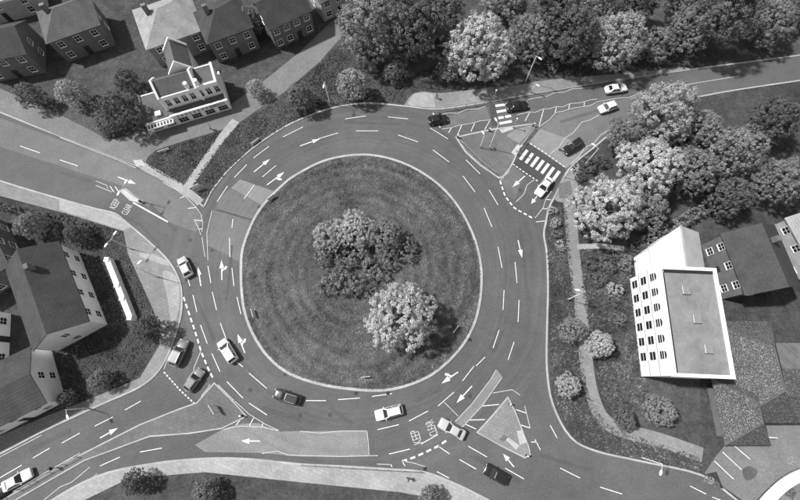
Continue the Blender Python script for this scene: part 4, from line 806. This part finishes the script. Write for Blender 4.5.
# garden wall of the left garden
gwall = empty('garden_wall', (0, 0, KH - .02), 0, 'white rendered garden wall along the dark lawn', 'wall')
def wallseg(a, b, h=1.7, t=.5, name='wall_panel', mat='render_white', par=None):
    A, B2 = G(*a), G(*b); d = (B2 - A).normalized(); n = Vector((-d.y, d.x, 0)) * t / 2
    MB().prism([tuple((A + n).xy), tuple((A - n).xy), tuple((B2 - n).xy), tuple((B2 + n).xy)], 0, h).build(name, M[mat], par)
wallseg((113, 263), (122.2, 286), 1.5, .9, par=gwall); wallseg((123.2, 288.5), (127.2, 298.5), 1.5, .9, par=gwall); wallseg((128.4, 301.5), (135, 318), 1.5, .9, par=gwall)
for x, y in ((112.6, 262), (122.7, 287.2), (127.8, 300), (135.4, 319)): p = G(x, y); MB().box(p.x - .4, p.x + .4, p.y - .4, p.y + .4, 0, 1.7).build('pier', M['render_white'], gwall)
fw = empty('front_wall', (0, 0, KH - .02), 0, 'long low white wall along the lower left pavement', 'wall'); wallseg((-30, 447), (5, 431), 1.0, .5, par=fw); wallseg((5.4, 430.8), (47, 409.5), 1.0, .5, par=fw)

# ------------------------------------------------------------------ street furniture
def lamp(px, top, label, arm=1.2, dbl=False, mat='post_light', name='street_lamp', ah=None):
    b = G(*px); t = Vector(top)
    # height from how far the top lies from the base in the photograph
    best = min((k * .05 for k in range(20, 260)), key=lambda z: (Vector(pix(b + Vector((0, 0, z)))) - t).length)
    r = empty(name, (b.x, b.y, .1), ah if ah is not None else 0, label, 'lamp post', 'street lamps'); h = best
    MB().tube([(0, 0, 0), (0, 0, 1.1), (0, 0, 1.15), (0, 0, h)], [.11, .11, .075, .05], 9).build('post', M[mat], r, smooth=True)
    for s in ((1, -1) if dbl else (1,)):
        MB().tube([(0, 0, h - .15), (s * arm * .5, 0, h + .08), (s * arm, 0, h + .1)], [.045, .04, .04], 7).build('arm', M[mat], r)
        m = MB(); loft(m, [[(s * (arm - .1), -.08, h + .03), (s * (arm - .1), .08, h + .03), (s * (arm - .1), .08, h + .15), (s * (arm - .1), -.08, h + .15)], [(s * (arm + .25), -.17, h + .02), (s * (arm + .25), .17, h + .02), (s * (arm + .25), .17, h + .2), (s * (arm + .25), -.17, h + .2)], [(s * (arm + .7), -.1, h + .05), (s * (arm + .7), .1, h + .05), (s * (arm + .7), .1, h + .14), (s * (arm + .7), -.1, h + .14)]])
        m.build('lamp_head', M['lamp_white'], r)
    return r
def pix(p):
    c, s = math.cos(TILT), math.sin(TILT); d = Vector(p) - Vector((0, 0, CAM_H))
    zc2 = d.y * s - d.z * c; yc = d.y * c + d.z * s
    return (400 + FPX * d.x / zc2, 250 - FPX * yc / zc2)
lamp((525, 83), (536.5, 56.5), 'tall pale lamp post on the grass below the wood', .6, ah=-.8)
lamp((584, 165.5), (599, 149), 'pale lamp post between entry road and dark bushes', .8, ah=2.5)
lamp((489, 149), (498, 124.5), 'lamp post in the middle of the dark splitter island', .7, ah=2)
lamp((157, 277), (135, 268), 'pale lamp post on the paved corner by the left arm', .8, ah=.9)
lamp((131, 249), (111, 240), 'double headed pale lamp post on the dark lawn', .9, True, ah=1.1)
lamp((143, 202), (123, 188), 'lamp post on the small white refuge island', .9, True, ah=1.2)
lamp((480, 148), (485, 136), 'short post lamp near the left corner of the dark splitter island', .3, ah=2)
lamp((531, 93), (534, 84.5), 'short pale lamp beside the upper pavement', .3, ah=-.5)
lamp((567, 300), (585, 292), 'lamp post between ring road and hotel footpath', .9, ah=3)
lamp((330, 104), (323, 82), 'lamp post on the verge above the ring', .9, ah=-1.6)
lamp((88, 408), (66, 410), 'lamp post beside the lower left road', .9, ah=-1)
lamp((640, 457), (662, 464), 'lamp post beside the lower right exit', .9, ah=-2)
def belisha(px, label):
    p = G(*px); r = empty('belisha_beacon', (p.x, p.y, .11), 0, label, 'beacon', 'crossing beacons'); po = MB().tube([(0, 0, 0), (0, 0, 3.0)], .055, 8).build('pole', M['post_dark'], r)
    for k in range(3): MB().tube([(0, 0, .5 + k * .9), (0, 0, .95 + k * .9)], .06, 8).build('white_band', M['lamp_white'], po)
    m = MB(); m.tube([(0, 0, 3.0), (0, 0, 3.06), (0, 0, 3.18), (0, 0, 3.3), (0, 0, 3.36)], [.07, .15, .2, .14, .04], 10); m.build('globe', M['lens'], r, smooth=True)
belisha((493, 101), 'crossing beacon on the upper pavement by the zebra'); belisha((513, 128.5), 'crossing beacon on the island end of the upper zebra'); belisha((517, 155), 'crossing beacon on the island end of the lower zebra'); belisha((565, 178), 'crossing beacon at the right end of the lower zebra')
def bollard(px, label):
    p = G(*px); r = empty('bollard', (p.x, p.y, .11), 0, label, 'bollard', 'keep left bollards')
    MB().box(-.16, .16, -.12, .12, 0, .95).build('shell', M['trim'], r, bevel=.03); m = MB(); m.tube([(0, -.122, .62), (0, -.14, .62)], .13, 12); m.build('disc', M['lamp_white'], r); MB().box(-.15, .15, -.11, .11, .952, 1.0).build('cap', M['lamp_white'], r)
for a in (((533, 126.5), 'bollard at the tip of the dark splitter island'), ((457.5, 138), 'bollard at the left corner of the dark splitter island'), ((509, 404), 'bollard at the top of the lower right triangle island'), ((526, 455), 'bollard at the bottom of the lower right triangle island'), ((489, 131.5), 'bollard on the splitter island beside the upper zebra hatching'), ((141, 202.4), 'bollard on the small white refuge island'), ((242, 415.5), 'bollard at the lower tip of the splitter triangle')): bollard(*a)
def rail(pl, label, h=1.05, z=KH):
    P = [G(x, y) for x, y in pl]; o = P[0].copy(); r = empty('guard_rail', (o.x, o.y, z - .005), 0, label, 'railing', 'pedestrian guard rails')
    bars = MB()
    for i in range(len(P) - 1):
        a, b = P[i] - o, P[i + 1] - o; L = (b - a).length; n = max(1, round(L / 2))
        for zz in (h, .15): MB().tube([a + Vector((0, 0, zz)), b + Vector((0, 0, zz))], .035 if zz == h else .025, 6).build('rail', M['steel'], r)
        for k in range(n + (i == len(P) - 2)):
            q = a.lerp(b, k / n); MB().tube([q, q + Vector((0, 0, h + .03))], .05, 6).build('post', M['steel'], r)
        for k in range(int(L / .13)): q = a.lerp(b, (k + .5) / int(L / .13)); bars.tube([q + Vector((0, 0, .15)), q + Vector((0, 0, h))], .011, 3, False)
    tag(bars.build('infill_bars', M['steel'], r), kind='stuff')
rail([(302, 465), (340, 467), (388, 470), (420, 471.5)], 'long guard rail along the bottom pavement'); rail([(518.5, 151), (533, 129.5)], 'guard rail along the entry side of the dark splitter island'); rail([(445, 111.5), (466, 107.5), (484, 104.6)], 'guard rail on the upper pavement left of the zebra')
rail([(20, 489.5), (50, 472), (78, 456.5)], 'guard rail on the lower left median'); rail([(460, 143.5), (480, 163.5), (495, 175)], 'guard rail along the ring side of the dark splitter island')
def chevron(px, a, label, n=3, wdt=1.5):
    p = G(*px); r = empty('chevron_sign', (p.x, p.y, KH - .02), a, label, 'sign', 'chevron signs on the island'); bd = MB().box(-wdt / 2, wdt / 2, -.03, .03, .5, 1.1).build('board', M['lamp_white'], r)
    for k in range(n):
        x = -wdt / 2 + wdt * (k + .25) / n; w_ = wdt / n * .3; m = MB()
        for s, zz in ((0, .55), (1, .8)):
            xa, xb = (x, x + .12) if s == 0 else (x + .12, x); m.face([(xa, -.033, zz), (xa + w_, -.033, zz), (xb + w_, -.033, zz + .25), (xb, -.033, zz + .25)])
        tag(m.build('chevron', M['trim'], bd))
    for x in (-wdt * .35, wdt * .35): MB().tube([(x, .06, 0), (x, .06, 1.05)], .035, 6).build('post', M['steel'], r)
chevron((254, 314), -1.2, 'chevron sign at the left edge of the island'); chevron((366, 377), .1, 'chevron sign at the lower edge of the island'); chevron((455, 330), .9, 'chevron sign at the right edge of the island'); chevron((272, 199), -2.4, 'chevron sign at the upper left edge of the island')
def board(px, a, label, wd=1.8, h0=.9, ht=1.0, name='direction_sign', txt=None):
    p = G(*px); r = empty(name, (p.x, p.y, KH - .02), a, label, 'sign'); MB().box(-wd / 2, wd / 2, -.03, .03, h0, h0 + ht).build('panel', M['lamp_white'], r); MB().box(-wd / 2 + .1, wd / 2 - .1, -.036, -.031, h0 + .1, h0 + ht - .1).build('face', M['post_light'], r)
    for x in (-wd * .35, wd * .35): MB().tube([(x, .07, 0), (x, .07, h0 + ht)], .04, 6).build('post', M['steel'], r)
board((199, 190), pa + .1, 'white framed direction sign on the grass near the ring', 1.5); board((216, 409), -.9, 'direction sign on the dark splitter triangle', 1.7)
board((165, 152), pa, 'low pale board lying along the grass triangle', 2.2, .25, .5, 'notice_board'); board((256, 143), pa + .4, 'pale board on the grass strip by the ring', 1.8, .25, .5, 'notice_board')

# ------------------------------------------------------------------ people
def person(px, a, top, legs, label, step=.18, z=KH):
    p = G(*px)
    J = {'pel': (0, 0, .95), 'sp': (0, .01, 1.2), 'ch': (0, .0, 1.4), 'nk': (0, .02, 1.52), 'hd': (0, .04, 1.63), 'tp': (0, .04, 1.76), 'ls': (.19, 0, 1.42), 'le': (.25, -.05, 1.15), 'lw': (.26, .1, .92), 'lh': (.26, .14, .83), 'rs': (-.19, 0, 1.42), 're': (-.25, .02, 1.15), 'rw': (-.25, .16, .96), 'rh': (-.25, .21, .88),
         'lp': (.1, 0, .9), 'lk': (.11, step, .5), 'la': (.11, step * .9, .08), 'lt': (.12, step + .17, .04), 'rp': (-.1, 0, .9), 'rk': (-.11, -.02, .5), 'ra': (-.11, -step * 1.2, .09), 'rt': (-.12, -step * 1.2 + .17, .04)}
    RD = {'pel': .155, 'sp': .14, 'ch': .165, 'nk': .06, 'hd': .095, 'tp': .07, 'ls': .075, 'le': .055, 'lw': .04, 'lh': .045, 'rs': .075, 're': .055, 'rw': .04, 'rh': .045, 'lp': .1, 'lk': .07, 'la': .05, 'lt': .045, 'rp': .1, 'rk': .07, 'ra': .05, 'rt': .045}
    E_ = 'pel-sp sp-ch ch-nk nk-hd hd-tp ch-ls ls-le le-lw lw-lh ch-rs rs-re re-rw rw-rh pel-lp lp-lk lk-la la-lt pel-rp rp-rk rk-ra ra-rt'.split()
    ks = list(J); me = bpy.data.meshes.new('person'); me.from_pydata([J[k] for k in ks], [(ks.index(e.split('-')[0]), ks.index(e.split('-')[1])) for e in E_], [])
    t = bpy.data.objects.new('t', me); C.objects.link(t); m = t.modifiers.new('s', 'SKIN'); t.modifiers.new('u', 'SUBSURF').levels = 1
    for i, k in enumerate(ks): d = me.skin_vertices[0].data[i]; d.radius = (RD[k], RD[k] * (.75 if k in ('pel', 'sp', 'ch') else 1)); d.use_root = k == 'pel'
    bpy.context.view_layer.update(); ev = bpy.data.meshes.new_from_object(t.evaluated_get(bpy.context.evaluated_depsgraph_get())); bpy.data.objects.remove(t)
    ev.name = 'person'
    for k in (top, legs, 'skin', 'hair'): ev.materials.append(M[k])
    for f in ev.polygons:
        c = f.center; f.use_smooth = True
        f.material_index = 3 if (c.z > 1.66 or (c.z > 1.57 and c.y < .02)) else 2 if (c.z > 1.5 or (c.z < .92 and abs(c.x) > .2)) else 1 if c.z < .95 else 0
    o = linkmesh('person', ev); o.location = (p.x, p.y, z - .01); o.rotation_euler = (0, 0, a); tag(o, label, 'person', 'people on foot'); return o
person((482, 96), 1.2, 'cloth_light', 'cloth_dark', 'person in pale top walking on the upper pavement near the zebra'); person((436.5, 99), -1.4, 'cloth_dark', 'cloth_mid', 'person in dark clothes at the left of the upper pavement')
person((168, 329), .3, 'cloth_light', 'cloth_dark', 'person in pale top beside the round dark tree'); person((212, 130), 1.8, 'cloth_light', 'cloth_mid', 'person in pale clothes on the service road'); person((408, 478), -1.5, 'cloth_dark', 'cloth_dark', 'person in dark clothes on the bottom pavement'); person((57, 467), 2.2, 'cloth_dark', 'cloth_dark', 'person in dark clothes on the lower left median')
